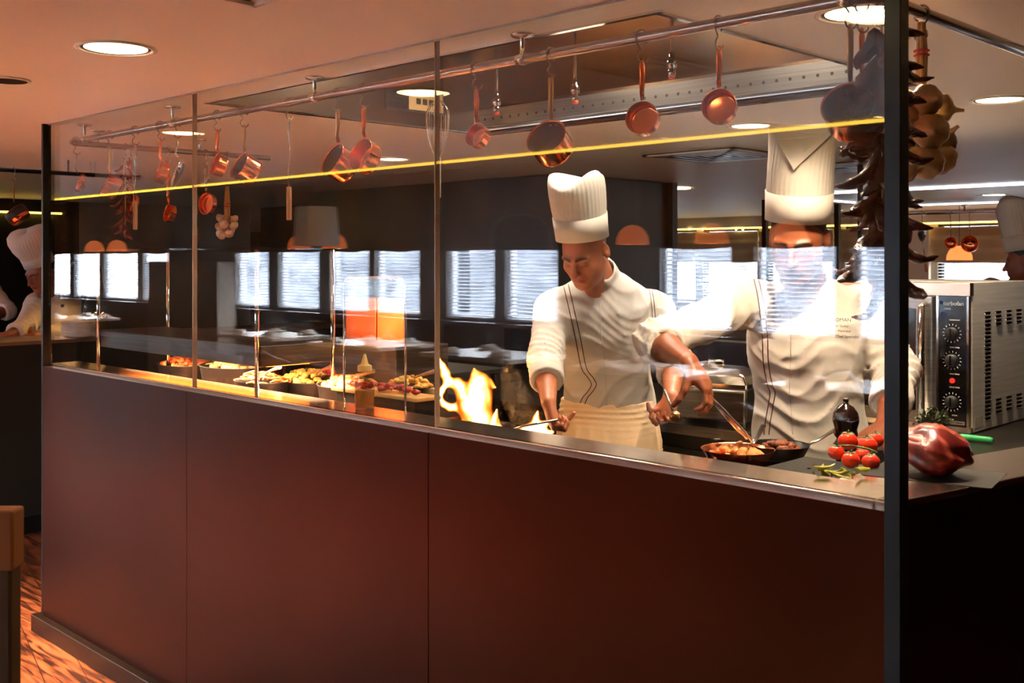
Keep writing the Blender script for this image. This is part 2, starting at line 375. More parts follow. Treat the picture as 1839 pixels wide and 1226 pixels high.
# ================================================================== LIGHT FITTINGS
def downlight(p, r, label, power=40, on=True, size=1.15, blend=.6, look='lamp'):
    t=thing('ceiling_light',label,'ceiling light',(p.x,p.y,CZ-.001))
    MB().lathe([(r,0),(r*1.02,-.004),(r*.9,-.006),(r*.86,-.001),(r*.86,0)],40).build('trim_ring','white_ring',t)
    MB().lathe([(r*.86,-.0005),(r*.8,-.003),(r*.78,-.001)],40).build('baffle','black',t)
    MB().lathe([(r*.78,-.002),(r*.5,-.0035),(0.0001,-.004)],40).build('lens','lamp_on' if on else 'black_gloss',t)
    if on and power:
        l=bpy.data.lights.new('downlight_bulb','SPOT'); l.energy=power; l.color=(1,.77,.53); l.spot_size=2*size; l.spot_blend=blend; l.shadow_soft_size=.05
        o=bpy.data.objects.new('downlight_bulb',l); COL.objects.link(o); o.parent=t; o.location=(0,0,-.03)
    return t
SPOT=70
DL=[((-2.78,1.30),.104,'round ceiling light near the top left, in front of the glass',40),
    ((-4.42,1.30),.104,'round ceiling light over the aisle at the left end, seen mirrored',900),
    ((-1.15,1.30),.104,'round ceiling light over the aisle at the right end',8),
    ((-4.73,3.82),.10,'round ceiling light right of the hanging copper saucepan, deep in the kitchen',45),
    ((-2.48,3.94),.10,'round ceiling light left of the tall chef hat',70),
    ((-1.17,2.32),.10,'bright ceiling light behind the pot rail next to the black post',70),
    ((-1.45,3.92),.10,'round ceiling light at the right edge, above the oven',60),
    ((-5.07,6.98),.14,'flat ceiling light deep in the room beyond the cabinets',30),
    ((-3.6,9.6),.14,'small distant ceiling light left of the far black post',30)]
for (x,y),r,l,pw in DL: downlight(Vector((x,y,0)),r,l,pw,size=.56 if y<1.5 else 1.15,blend=.8 if y<1.5 else .6)
t=thing('ceiling_speaker','small dark round ceiling fitting at the left edge','speaker',(-3.52,1.29,CZ-.001))
MB().lathe([(.07,0),(.07,-.004),(.06,-.005)],32).build('ring','white_ring',t); MB().lathe([(.06,-.0045),(.0001,-.0055)],32).build('grille','black',t)
for k,(x,y) in enumerate(((-4.04,-.36),(-3.0,-.36),(-1.96,-.36),(-5.08,-.36),(-6.1,-.36),(-.9,-.36),(-7.2,-.36),(.2,-.36))):
    downlight(Vector((x,y,0)),.03,'tiny ceiling spot at the edge of the low ceiling, %s in the row'%ORD[k],1150 if x<-3.5 else 60 if x<-2.5 else 10,size=.66)
# square ceiling hatch at the top edge
t=thing('ceiling_vent','white square ceiling vent cut by the top edge of the picture','vent',(-1.94,1.15,CZ-.001))
b=MB()
for k in range(3):
    s=.15-.045*k
    for q in range(4): b.box(-s,s,s-.014,s,-.008,0,Matrix.Rotation(q*PI/2,4,'Z'))
b.build('louvre','white_ring',t)
def diamond_vent(c,s,label):
    t=thing('air_vent',label,'vent',(c.x,c.y,CZ-.001)); MB().box(-s,s,-s,s,-.002,0).build('duct_plate','black',t)
    for k in range(5):
        q_=s*(1-.19*k); b=MB()
        for q in range(4): b.prism([(-q_,q_-.028),(q_,q_-.028),(q_,q_),(-q_,q_)],-.012+.001*k,-.004,Matrix.Rotation(q*PI/2,4,'Z'))
        b.build('louvre','white_ring' if k==0 else 'steel',t)
diamond_vent(Vector((-3.3,4.92,0)),.29,'square louvred ceiling vent left of the tall chef hat')
diamond_vent(Vector((-3.29,5.85,0)).lerp(Vector((-3.2,6.1,0)),1),.29,'second louvred ceiling vent, partly behind the tall chef hat')
# small star-like spots on the far wall top
for k,px in enumerate((1194,1238,1262,1322,1334)):
    p=PY(px,412,FY-.14); tag(MB().ball((p.x,p.y,p.z),.012,8,6).build('spot_lamp',emat('tiny_spot_%d'%k,(255,220,120),12)),'tiny warm spot lamp on the far light strip, %s from the left'%ORD[k],'lamp','tiny spots on the far light strip')
# dark hood far behind, right of the post
t=thing('far_hood','dark steel extraction hood over the far cooking station','hood',PY(1760,350,9.5))
z0=0; MB().box(-1.3,1.2,-1.2,1.2,0,.12).build('canopy','steel_dark',t)
b=MB(); b.box(-1.32,1.22,-1.23,-1.2,-.012,0); b.box(-1.33,-1.3,-1.2,1.2,-.012,0); b.box(-1.3,1.2,1.2,1.23,-.012,0); b.build('light_strip',emat('cool_hood_light',(240,245,255),4),t)
# pendants over the dining tables (mirrored) and one far away
M['cord']=M['black']
pen=None
PX=[(-3.8,-2.84),(-4.43,-2.84),(-5.15,-2.84),(-9.0,-2.84),(-9.62,-2.84),(-13.9,-2.84),(-14.6,-2.84),(-16.4,-2.84)]
def pendant(x,y,zb,r,label,group,ztop,power):
    t=thing('pendant_lamp',label,'pendant lamp',(x,y,zb),0,group)
    MB().lathe([(r,0),(r*.97,.05),(r*.8,.1),(r*.5,.135),(r*.1,.15),(r*.1,.147),(r*.5,.13),(r*.78,.096),(r*.95,.048),(r*.98,0)],28).build('lamp_shade','pendant',t)
    MB().tube([(0,0,.148),(0,0,ztop-zb)],.003,6).build('cord','black',t)
    MB().ball((0,0,.1),.022,12,8).build('bulb',M['bulb'],t)
    if power:
        l=bpy.data.lights.new('pendant_bulb','POINT'); l.energy=power; l.color=(1,.66,.38); l.shadow_soft_size=.018
        o=bpy.data.objects.new('pendant_bulb',l); COL.objects.link(o); o.parent=t; o.location=(0,0,.055)
M['bulb']=emat('pendant_bulb_glow',(255,190,110),1.6)
for k,(x,y) in enumerate(PX): pendant(x,y,1.67,.125,'orange dome pendant over a dining table, %s from the right in the mirrored row'%ORD[k],'mirrored orange pendants',2.62,14)
p=PY(1723,467,11.4); pendant(p.x,p.y,p.z,.13,'pale orange pendant in front of the far windows, right of the black post',None,CZ+.003,6)

# two larger lamps of the dining side, mirrored in the glass
def big_lamp(x,y,z0,z1,r0,r1,mat,label,dome):
    t=thing('pendant_lamp',label,'pendant lamp',(x,y,z0)); h=z1-z0
    if dome: pr=[(r0,0),(r0*1.02,h*.3),(r0*.97,h*.62),(r0*.7,h*.9),(r0*.2,h),(.0001,h)]
    else: pr=[(r0,0),(r1,h),(r1*.97,h),(r0*.97,0)]
    MB().lathe(pr,32).build('lamp_shade',mat,t); MB().tube([(0,0,h*(1 if dome else .5)),(0,0,2.62-z0)],.005,6).build('cord','black',t)
    if not dome: MB().tube([(-r1*.98,0,h*.98),(r1*.98,0,h*.98)],.004,6).build('shade_bar','black',t)
big_lamp(-5.04,-1.5,1.62,1.86,.2,.2,pmat('dark_bronze_dome',(70,52,40),.35,.7),'large dark bronze dome lamp over the dining side, mirrored beside the first hat',True)
big_lamp(-7.4,-1.5,1.67,1.99,.19,.165,'linen','pale linen drum lamp over the dining side, mirrored in the middle pane',False)
# ================================================================== EXTRACTION HOOD
t=thing('extraction_hood','stainless extraction hood recessed in the ceiling above the cooking line','hood',(HX0,HY0,CZ))
W=HX1-HX0; D=HY1-HY0; HH=.42
M['hood']=pmat('hood_steel',(150,132,116),.24,1,rgb2=(120,104,92),nscale=1.5,stretch=(1,1,6))
b=MB(); b.box(0,W,0,.01,0,HH); b.box(0,.01,.01,D,0,HH); b.box(W-.01,W,.01,D,0,HH); b.box(0,W,D-.01,D,0,.1); b.box(0,W,0,D,HH,HH+.01)
b.build('shell','hood',t)
b=MB(); b.add([(.01,D-.06,.095),(W-.01,D-.06,.095),(W-.01,D-.34,HH),(.01,D-.34,HH),(.01,D-.05,.095),(W-.01,D-.05,.095),(W-.01,D-.33,HH),(.01,D-.33,HH)],[(0,1,2,3),(7,6,5,4),(0,4,5,1),(3,2,6,7)]); b.build('baffle_plate','hood',t)
# perforated strip with real holes drawn as recessed discs
b=MB(); b.box(.01,W-.01,D-.075,D-.06,.018,.095); st=b.build('perforated_strip','steel',t)
b=MB(); k=0; x=.08
while x<W-.05: b.cyl((x,D-.0755,.05),(x,D-.07,.05),.0062,n=10); x+=.052
b.build('hole_row','black',st)
b=MB(); b.box(-.02,W+.02,D-.012,D+.022,-.008,.0); b.box(-.02,W+.02,-.012,.004,-.006,0); b.box(-.02,.004,.004,D-.012,-.006,0); b.box(W-.004,W+.012,.004,D-.012,-.006,0); b.build('rim','chrome',t)
b=MB(); b.tube([(.02,D-.03,.006),(W-.02,D-.03,.006)],.008,8); b.build('grease_channel','black_gloss',t)
# lamps inside the hood
for k,(lx,ly) in enumerate(((.62,.85),(1.42,.85))):
    lm=MB().box(lx-.16,lx+.16,ly-.05,ly+.05,HH-.03,HH-.001).build('hood_lamp','steel',t)
    MB().box(lx-.15,lx+.15,ly-.04,ly+.04,HH-.036,HH-.03).build('lamp_lens',emat('hood_lamp_glow_%d'%k,(255,205,120),9),lm)
    l=bpy.data.lights.new('hood_bulb','AREA'); l.shape='RECTANGLE'; l.size=.3; l.size_y=.08; l.energy=10; l.color=(1,.84,.66); l.spread=2.6
    o=bpy.data.objects.new('hood_bulb',l); COL.objects.link(o); o.parent=t; o.location=(lx,ly,HH-.04)
# control panel on the left inner wall
cp=MB().box(.01,.014,.80,1.12,.055,.16).build('control_panel','steel_dark',t)
MB().box(.014,.016,.92,1.11,.065,.145).build('label_plate',pmat('yellowed_label',(190,160,110),.5),cp)
b=MB()
for q in range(3): b.box(.016,.0168,.96+.035*q,.985+.035*q,.09,.115)
for yy in (.82,.9): 
    for zz in (.07,.145): b.cyl((.014,yy,zz),(.0165,yy,zz),.005,n=8)
b.build('label_mark','steel_dark',cp)
# fire suppression nozzles
for k,(px,py) in enumerate(((892,205),(1033,185),(1207,140))):
    p=PY(px,py,2.7); n=thing('sprinkler_nozzle','fire nozzle on a thin pipe inside the hood, %s from the left'%ORD[k],'nozzle',p,0,'fire nozzles inside the hood')
    MB().cyl((0,0,.075),(0,0,CZ+HH-p.z),.006,n=8).build('pipe','steel_tube',n)
    MB().lathe([(.005,.0),(.012,.012),(.012,.024),(.008,.03),(.015,.034),(.015,.055),(.009,.06),(.009,.078)],12).build('valve','chrome',n)
    MB().lathe([(.0001,-.004),(.009,-.002),(.011,.006),(.006,.012)],12).build('cap',pmat('red_orange_cap_%d'%k,(220,84,44),.4),n)

# ================================================================== POT RAIL
RZ=2.055; RY=1.94; RX0=-4.6; RX1=-.95; rr=.0125
t=thing('pot_rail','steel tube rail hung under the ceiling behind the glass, carrying pans','rail',(RX0,RY,RZ))
pts=[Vector((0,1.0,0))]+arc((.05,.05,0),.05,PI,1.5*PI,7,(1,0,0),(0,1,0))+arc((RX1-RX0-.05,.05,0),.05,1.5*PI,2*PI,7,(1,0,0),(0,1,0))+[Vector((RX1-RX0,2.6,0))]
MB().tube(pts,rr,14).build('tube','steel_tube',t)
def support(p):
    MB().lathe([(.0001,CZ-RZ-.001),(.03,CZ-RZ-.001),(.031,CZ-RZ-.004),(.026,CZ-RZ-.009),(.008,CZ-RZ-.011),(.0062,CZ-RZ-.014),(.0062,.012)],20,Matrix.Translation(p)).build('ceiling_bracket','chrome',t)
for px in (152,310,565,938,1520): 
    q=PY(px,200,RY); support((q.x-RX0,0,0))
    MB().tube([(q.x-RX0-.014,0,0),(q.x-RX0+.014,0,0)],rr+.003,14).build('clamp','chrome',t)
for yy in (.13,.62): support((0,yy,0))
support((RX1-RX0,.9,0)); support((RX1-RX0,2.0,0))

HK=MB(); R_=.0165
hp=arc((0,0,0),R_,-.35*PI,PI,14,(0,1,0),(0,0,1))+[Vector((0,-R_*.9,-.012)),Vector((0,-.004,-.024))]
hp+=arc((0,.002,-.043),.0135,.62*PI,1.0*PI,5,(0,1,0),(0,0,1))+arc((0,.002,-.043),.0135,1.05*PI,1.95*PI,9,(0,1,0),(0,0,1))
def hook(p, rz, what):
    m=MB(); m.tube(hp,.0021,7); o=m.build('pot_hook','steel_tube',None,p,(0,0,rz)); return tag(o,'steel S-hook of '+' '.join(what.split()[:12]),'hook')
EYEZ=-.054                                  # the eye of a hanging handle, below the rail
def hang(name,label,cat,px,z_rail=RZ,y=None,x=None,rz=0,hrz=None,group=None,hooked=True,dz=EYEZ):
    u=(px-CX)/FPX
    if x is not None: d=x/(FW.x+u*RT.x); p=P(px,HY,d)
    else: p=PY(px,HY,y if y is not None else RY)
    p.z=z_rail
    if hooked: hook(p, (0 if x is None else PI/2)+random.uniform(-.5,.5) if hrz is None else hrz, 'the '+label)
    return thing(name,label,cat,(p.x,p.y,p.z+dz),rz,group)
def pan(label,px,R,dep,hl,outer='copper',inner='pan_inner',handle='brass',rz=0,tilt=.45,cat='saucepan',flare=1.0,fry=False,name='saucepan',**k):
    t=hang(name,label,cat,px,rz=rz,**k)
    # local: pan hangs from the eye, opening towards -X, body swings back under the hook
    zr=-hl
    MB().tube([(0,0,.006),(0,0,-.01),(.001,0,-hl*.4),(-.002,0,-hl*.8),(.004,0,zr)],[.004,.0075,.0072,.0062,.005],10,flat=.35).build('handle',handle,t)
    Mx=Matrix.Translation((.004,0,zr-.004))@Matrix.Rotation(tilt,4,'Y')@Matrix.Translation((.0,0,-R))@Matrix.Rotation(-PI/2,4,'Y')
    # lathe z axis -> -X (opening); rim at z=0, bottom at z=-dep
    rb=R*flare
    prof=[(.0001,-dep),(rb*.88,-dep),(rb*.97,-dep*.93),(rb,-dep*.8),(R,-.004),(R*1.05,0),(R*1.04,.002),(R*.985,-.002)]
    MB().lathe(prof,40,Mx).build('body',outer,t)
    MB().lathe([(R*.975,-.002),(rb*.96,-dep*.8),(rb*.9,-dep*.9),(rb*.8,-dep*.94),(.0001,-dep*.94)],40,Mx).build('lining',inner,t)
    MB().ball(Mx@Vector((R*.93,0.008,-.012)),.003,8,6).ball(Mx@Vector((R*.93,-.008,-.012)),.003,8,6).build('rivet',handle,t)
    return t
A1=1.45
pan('small copper saucepan with dark lining hanging near the left end of the rail',197,.047,.055,.10,rz=A1-.2)
pan('shallow copper pan hanging just right of the wooden-handled spoon at the left',288,.041,.032,.075,inner='copper',handle='copper',rz=A1-.2,tilt=.25,cat='pan',name='saute_pan')
pan('small shallow copper pan hanging right of the first glass joint',390,.038,.036,.075,inner='copper',handle='copper',rz=A1-.1,tilt=.3,cat='pan',name='saute_pan')
pan('copper saucepan with dark lining hanging in the middle of the second glass pane\'s left half',438,.047,.062,.085,rz=A1)
pan('larger copper saucepan with dark lining hanging left of the all-copper one',606,.051,.068,.095,rz=A1)
pan('rounded all-copper saucepan hanging right beside the dark-lined one',653,.049,.046,.09,inner='copper',handle='copper',rz=A1+.1,tilt=.35)
pan('tiny copper pan hanging just right of the whisk',856,.031,.03,.088,inner='copper',handle='copper',rz=A1+.25,tilt=.3,cat='pan',name='saute_pan')
pan('big dark-lined copper saucepan hanging above the first chef\'s hat',989,.05,.062,.105,rz=A1+.35,tilt=.55)
pan('small copper pan hanging in front of the perforated strip, left of two',1153,.037,.03,.088,inner='copper',handle='copper',rz=A1+.45,tilt=.2,cat='pan',name='saute_pan')
pan('small copper pan hanging in front of the perforated strip, right of two',1291,.036,.03,.082,inner='copper',handle='copper',rz=A1+.45,tilt=.2,cat='pan',name='saute_pan')
pan('big saucepan with black lining and bronze handle hanging beside the black post',1527,.05,.062,.105,rz=A1+.4,tilt=.5,inner='black')
pan('copper saucepan with hammered handle, half hidden behind the black-lined one',1548,.042,.06,.105,inner='copper',handle='copper',rz=A1+.6,y=1.99,tilt=.3)
pan('dark copper pan hanging behind the dried chillies at the left',234,.044,.03,.15,inner='copper',handle='copper',rz=A1,x=RX0,tilt=.2,cat='pan',name='saute_pan')
pan('round copper pan low behind the steel skimmer at the left',302,.04,.03,.19,inner='copper',handle='copper',rz=A1,x=RX0,tilt=.2,cat='pan',name='saute_pan')
pan('round copper frying pan hanging behind, left of the garlic braid',370,.05,.026,.13,inner='copper',handle='steel_tube',rz=A1+.3,x=RX0,tilt=.1,cat='pan',name='frying_pan')
# spoons hung head-up with wooden handles
def headup(label,px,hh,stem,grip,**k):
    t=hang('kitchen_spoon',label,'spoon',px,rz=.8,**k)
    MB().ball((0,0,-hh*.5+.008),(.0035,.017,hh*.5),16,12).build('bowl','chrome',t)
    MB().tube([(0,0,-hh+.01),(.003,0,-hh-stem*.3),(-.004,0,-hh-stem*.7),(0,0,-hh-stem)],.0018,8).build('stem','steel_tube',t)
    MB().tube([(0,0,-hh-stem),(0,0,-hh-stem-.004),(0,0,-hh-stem-grip+.004),(0,0,-hh-stem-grip)],[.006,.0085,.0085,.007],12).build('grip','wood_handle',t)
headup('steel spoon hung head-up with pale wooden grip at the left',243,.10,.12,.112)
headup('steel spoon hung head-up with pale wooden grip in the middle pane',519,.088,.128,.107)
# whisk
t=hang('balloon_whisk','steel balloon whisk hung head-up beside the glass joint','whisk',786,rz=.3)
b=MB()
for k in range(7):
    a=PI*k/7; c,s=math.cos(a),math.sin(a); pts=[]
    for i in range(25):
        v=2*PI*(i/24)-PI/2; 
        w_=.034*math.sin(PI*i/24)**.0*math.cos(v)*0+0
    for i in range(31):
        s_=i/30*2-1; zz=-.012-.162*(abs(s_)**1.0); rad=.030*math.sin(min(1,(abs(s_)*1.0))*PI)**.55 if abs(s_)<.999 else .0
        rad=.031*(1-abs(s_)**3.2)*min(1,abs(s_)/.22)**.5
        sg=1 if s_>=0 else -1
        pts.append((sg*rad*c+sg*.004*c*abs(s_),sg*rad*s+sg*.004*s*abs(s_),zz))
    b.tube(pts,.0009,6)
b.build('wire_loops','chrome',t)
MB().tube([(0,0,-.168),(0,0,-.172),(0,0,-.278),(0,0,-.282)],[.006,.009,.0095,.007],14).build('grip','porcelain',t)  # white gloss colour stands for the bright reflection on the metal grip
# skimmer and ladles
t=hang('steel_skimmer','large round polished steel skimmer hanging behind the first glass pane','skimmer',318,rz=.9)
MB().tube([(0,0,.004),(.002,0,-.03),(-.006,0,-.06),(.004,0,-.072)],[.003,.003,.003,.004],8).build('handle','chrome',t)
MB().lathe([(.0001,-.014),(.035,-.011),(.055,-.003),(.06,.002),(.058,.003),(.036,-.006),(.0001,-.01)],36,Matrix.Translation((.004,0,-.128))@Matrix.Rotation(-PI/2+.35,4,'Y')).build('bowl','chrome',t)
def ladle(label,px,hl,R,mat='chrome',name='soup_ladle',rz=.9,**k):
    t=hang(name,label,'ladle',px,rz=rz,**k)
    MB().tube([(0,0,.004),(0,0,-hl*.3),(-.006,0,-hl*.7),(.006,0,-hl)],.0026,8).build('handle','steel_tube',t)
    Mx=Matrix.Translation((.006+R*.2,0,-hl-R*.9))@Matrix.Rotation(-1.25,4,'Y')
    MB().lathe([(.0001,-R*.62),(R*.5,-R*.53),(R*.85,-R*.28),(R,0),(R*.97,.001),(R*.8,-R*.26),(R*.46,-R*.48),(.0001,-R*.56)],30,Mx).build('bowl',mat,t)
    return t
ladle('copper-toned ladle at the very left end of the rail',137,.085,.042,'copper')
ladle('small steel spoon hanging on the far side of the rail behind the glass joint',369,.05,.018,x=RX0,name='steel_spoon')
# ---- garlic and chillies
M['garlic']=pmat('pale_garlic_skin',(226,200,172),.5,rgb2=(196,160,132),nscale=40,stretch=(1,1,.3))
M['garlic_dry']=pmat('dry_garlic_skin',(188,162,120),.45,rgb2=(140,108,70),nscale=26,stretch=(1,1,.3),coat=.2)
M['chilli']=pmat('dried_chilli_skin',(70,12,12),.2,rgb2=(28,7,9),nscale=30,coat=.5,bump=.7,bscale=90)
M['chilli_red']=pmat('red_chilli_skin',(140,52,30),.35,rgb2=(96,30,20),nscale=18,coat=.3,bump=.3,bscale=60)
M['straw']=pmat('dry_straw',(206,172,120),.7,rgb2=(176,136,88),nscale=30)
M['red_string']=pmat('red_string',(190,40,36),.6)
def bulb_mesh(r):
    m=MB(); prof=[(.0001,-.80),(.3,-.80),(.62,-.68),(.9,-.38),(1,-.02),(.9,.36),(.6,.66),(.3,.82),(.17,1.0),(.12,1.3),(.1,1.55),(.0001,1.57)]
    m.lathe([(a*r,z*r*.86) for a,z in prof],30,mod=lambda a,j:1+(.10*abs(math.sin(4*a+.06*j))-.05)*(1 if 0<j<8 else .3))
    return m
def garlic_string(label,top,bulbs,r,mat,stem_len,stem_n,group,lab2,spread=.01):
    t=thing('garlic_braid',label,'garlic',top)
    b=MB()
    for k in range(stem_n):
        a=2*PI*k/stem_n; c,s=math.cos(a)*spread,math.sin(a)*spread
        b.tube([(c*.6,s*.6,-.0),(c,s,-stem_len*.5),(c*.8,s*.8,-stem_len)],[.0035,.005,.0045],7)
    b.build('dried_stalks','straw',t)
    b=MB(); b.tube(arc((0,0,-stem_len*.45),spread+.006,0,2*PI*.97,20,(1,0,0),(0,1,0)),.0022,6); b.tube(arc((0,0,-stem_len*.52),spread+.006,0,2*PI*.97,20,(1,0,0),(0,1,0)),.0022,6); b.build('string','red_string',t)
    bm=bulb_mesh(r).build('garlic_bulb',mat,t)
    first=True
    for (dx,dy,dz,ax) in bulbs:
        o=bm if first else bm.copy()
        if not first: COL.objects.link(o)
        o.location=(dx,dy,dz); v=Vector((-dx,-dy,abs(dx)*.6+.01)); o.rotation_euler=v.to_track_quat('Z','Y').to_euler() if ax is None else ax
        o.scale=(1,1,1) if first else (random.uniform(.9,1.08),)*3
        first=False
    return t
p=PY(408,335,2.5); hk=Vector((RX0,2.5,RZ))
def string(a,b_,label):
    return tag(MB().tube([a,b_],.0012,5).build('string','straw'),label,'string')
p=P(408,334,5.16); hook(Vector((p.x,p.y,RZ)),PI/2,'the small garlic braid at the left')
string((p.x,p.y,RZ-.055),(p.x,p.y,p.z),'thin string holding the small garlic braid')
bl=[(-.035,-.015,-.155,None),(-.045,.0,-.195,None),(-.02,-.03,-.2,None),(.02,-.03,-.185,None),(.045,.01,-.19,None),(.03,.02,-.16,None),(-.03,-.02,-.232,None),(.005,-.035,-.232,None),(.035,-.01,-.228,None),(.0,.02,-.21,None)]
garlic_string('small pale garlic braid with red string hanging behind the second glass pane',p,bl,.024,'garlic',.19,7,'','')
# garlic right of the post
p=P(1655,40,2.2); hook(Vector((p.x,p.y,RZ)),PI/2,'the big garlic string right of the black post')
bl=[]
for k,(px,py,dd) in enumerate([(1664,180,.0),(1628,190,.02),(1672,236,-.01),(1636,232,.03),(1665,292,0),(1628,300,-.02),(1690,196,.06),(1692,250,.07),(1688,285,.06),(1640,265,.08),(1655,205,.09),(1612,250,.05)]):
    q=P(px,py,2.17+dd)-p; bl.append((q.x,q.y,q.z,(random.uniform(.9,2.0),random.uniform(-.4,.4),random.uniform(-.7,1.2)+PI*.2)))
garlic_string('big garlic string of plump dry bulbs hanging right of the black post',p,bl,.033,'garlic_dry',.13,6,'','',.008)
string((p.x,p.y,RZ-.05),(p.x,p.y,p.z),'thin string holding the big garlic string')
def chilli_mesh(L_,r,bend):
    pts=[];rs=[]
    for i in range(11):
        f=i/10; pts.append((L_*f,.05*L_*math.sin(f*9+L_*300),-bend*math.sin(f*PI*.7)*L_)); rs.append(r*(.35+.65*math.sin(min(1,f*2.6)*PI/2))*(1-f**2.6)**.8*(1+.10*math.sin(i*2.3+L_*500))+.0006)
    m=MB(); m.tube(pts,rs,14,flat=.6)
    m.v=[(x,y*(1+.10*math.sin(k*2.1)),z+.10*r*math.sin(k*3.7)) for k,(x,y,z) in enumerate(m.v)]; return m
def garland(label,top,length,n,L_,r,mat,spread):
    t=thing('chilli_garland',label,'chillies',top)
    MB().tube([(0,0,0),(.003,0,-length*.5),(0,0,-length)],.0025,6).build('string','straw',t)
    protos=[]
    for k in range(n):
        if k<4: o=chilli_mesh(L_*(.8+.12*k),r,.15+.12*k).build('chilli_pod',mat,t); protos.append(o)
        else: o=protos[k%4].copy(); COL.objects.link(o)
        z=-length*(k+.5)/n; a=k*2.4+random.uniform(-.4,.4)
        o.location=(.008*math.cos(a),.008*math.sin(a),z); o.rotation_euler=(random.uniform(-.6,.6),random.uniform(.1,.75),a)
    return t
p=P(225,290,4.8); hook(Vector((p.x,p.y,RZ)),PI/2,'the small red chilli garland at the left')
p.z=RZ-.055; garland('small reddish dried chilli garland hanging behind the first glass pane',p,.33,30,.055,.008,'chilli_red',.03)
p=P(1583,60,2.06); hook(Vector((p.x,p.y,RZ)),PI/2,'the dark chilli garland behind the black post')
p.z=RZ-.05; garland('long dark red dried chilli garland hanging behind the black corner post',p,.5,62,.095,.0165,'chilli',.04)

# far rail right of the post with its utensils
fz=PY(1730,381,11.2).z; a=PY(1500,380,11.2); c=PY(1990,380,11.2)
t=thing('far_pot_rail','thin distant pot rail in front of the far windows','rail',(a.x,11.2,fz)); MB().tube([(0,0,0),(c.x-a.x,0,0)],.016,10).build('tube','steel_tube',t)
for px in (1508,1732): q=PY(px,380,11.2); MB().lathe([(.0001,CZ+.004-fz),(.05,CZ+.003-fz),(.03,CZ-.01-fz),(.009,CZ-.014-fz),(.009,0)],14,Matrix.Translation((q.x-a.x,0,0))).build('ceiling_bracket','chrome',t)
def far_hook(px,what):
    q=PY(px,HY,11.2); q.z=fz; m=MB(); m.tube([Vector(v)*1.9 for v in hp],.004,6); tag(m.build('pot_hook','steel_tube',None,q,(0,0,.4)),'S-hook on the far rail holding '+what,'hook'); return q-Vector((0,0,.1))
q=far_hook(1707,'the small copper pan'); 
def far_pan(q,label,R,hl):
    t=thing('saucepan',label,'saucepan',q); MB().tube([(0,0,0),(0,0,-hl*.5),(0,0,-hl)],[.008,.012,.01],8,flat=.4).build('handle','steel_tube',t)
    Mx=Matrix.Translation((0,0,-hl-R))@Matrix.Rotation(PI/2-.2,4,'X')@Matrix.Rotation(.2,4,'Y')
    MB().lathe([(.0001,-.06),(R*.9,-.06),(R,-.04),(R,0),(R*.96,0),(R*.94,-.05),(.0001,-.052)],28,Mx).build('body','copper',t)
far_pan(q,'small copper pan on the far rail, left of two',.06,.15); q=far_hook(1741,'the larger copper pan'); far_pan(q,'larger copper pan on the far rail, right of two',.085,.14)
q=far_hook(1823,'the dark pan near the right edge'); far_pan(q,'dark pan on the far rail next to the right edge',.07,.16)
q=far_hook(1656,'the slotted spoon'); t=thing('slotted_spoon','distant slotted spoon with wooden grip on the far rail','spoon',q)
MB().ball((0,0,-.1),(.05,.012,.1),14,10).build('bowl','chrome',t); MB().tube([(0,0,-.19),(.03,0,-.34)],.006,6).build('stem','steel_tube',t); MB().tube([(.03,0,-.34),(.05,0,-.52)],.018,8).build('grip','wood_handle',t)
# black posts and frames far behind
for k,(px,py,dd,w) in enumerate(((1205,382,11.5,.05),(1374,357,10.2,.045),(1504,372,11.0,.05),(1545,290,6.3,.024))):
    q=P(px,py,dd); tag(MB().box(q.x-w/2,q.x+w/2,q.y-w/2,q.y+w/2,0,CZ if q.y<5.6 else CZ+.003).build('glazing_post','black_metal'),'slim black post far behind the chefs, %s from the left'%ORD[k],'post','slim black posts of the far glass screen')
tag(MB().box(-4.75-.001,-4.70,6.42,6.48,0,CZ-.001).build('glazing_post','black_metal'),'black post at the right edge of the dark cabinet block','post')
# left station: rail with a pan
p=P(25,306,5.9)
t=thing('black_rail','black ceiling rail at the left edge, outside the glass','rail',(p.x,p.y,p.z)); MB().tube([(0,-1.6,0),(0,.45,0)],.012,10).build('tube','black_metal',t)
for yy in (-1.3,.3): MB().cyl((0,yy,0),(0,yy,CZ-p.z-.001),.006,n=8).build('hanger','black_metal',t)
hook(p,PI/2,'the dark pan at the left edge')
t=thing('saucepan','dark saucepan with coppery base hanging at the left edge, outside the glass','saucepan',p+Vector((0,0,-.054)))
MB().tube([(0,0,.004),(0,0,-.06),(0,0,-.12)],[.005,.008,.006],8,flat=.4).build('handle','brass',t)
Mx=Matrix.Translation((0,0,-.165))@Matrix.Rotation(.9,4,'Z')@Matrix.Rotation(-PI/2+.9,4,'Y')
MB().lathe([(.0001,-.07),(.05,-.07),(.056,-.06),(.058,0),(.056,.001)],28,Mx).build('body','copper',t); MB().lathe([(.0562,-.001),(.0595,-.002),(.0595,-.045),(.0582,-.046)],28,Mx).build('collar','black',t); MB().lathe([(.055,0),(.052,-.06),(.0001,-.062)],28,Mx).build('lining','pan_inner',t)

# ================================================================== BACK COUNTER AND OVEN
M['range']=pmat('black_range_front',(24,22,22),.3,.6)
b=thing('back_counter','black back counter behind the chefs, with a dark steel top','counter',(-4.6,3.5,0))
MB().box(0,3.75,.0,1.2,.86,.9).build('counter_top','steel_dark',b)
for k in range(5):
    MB().box(.01+.75*k,.74+.75*k,.03,1.19,.04,.86).build('cabinet_body','range',b)
    d=MB().box(.03+.75*k,.72+.75*k,.01,.03,.12,.8).build('cabinet_door','range',b); MB().tube([(.08+.75*k,-.012,.74),(.67+.75*k,-.012,.74)],.007,8).build('door_handle','steel',d)
MB().box(0,2.4,1.08,1.2,.9,1.14).build('upstand','range',b)
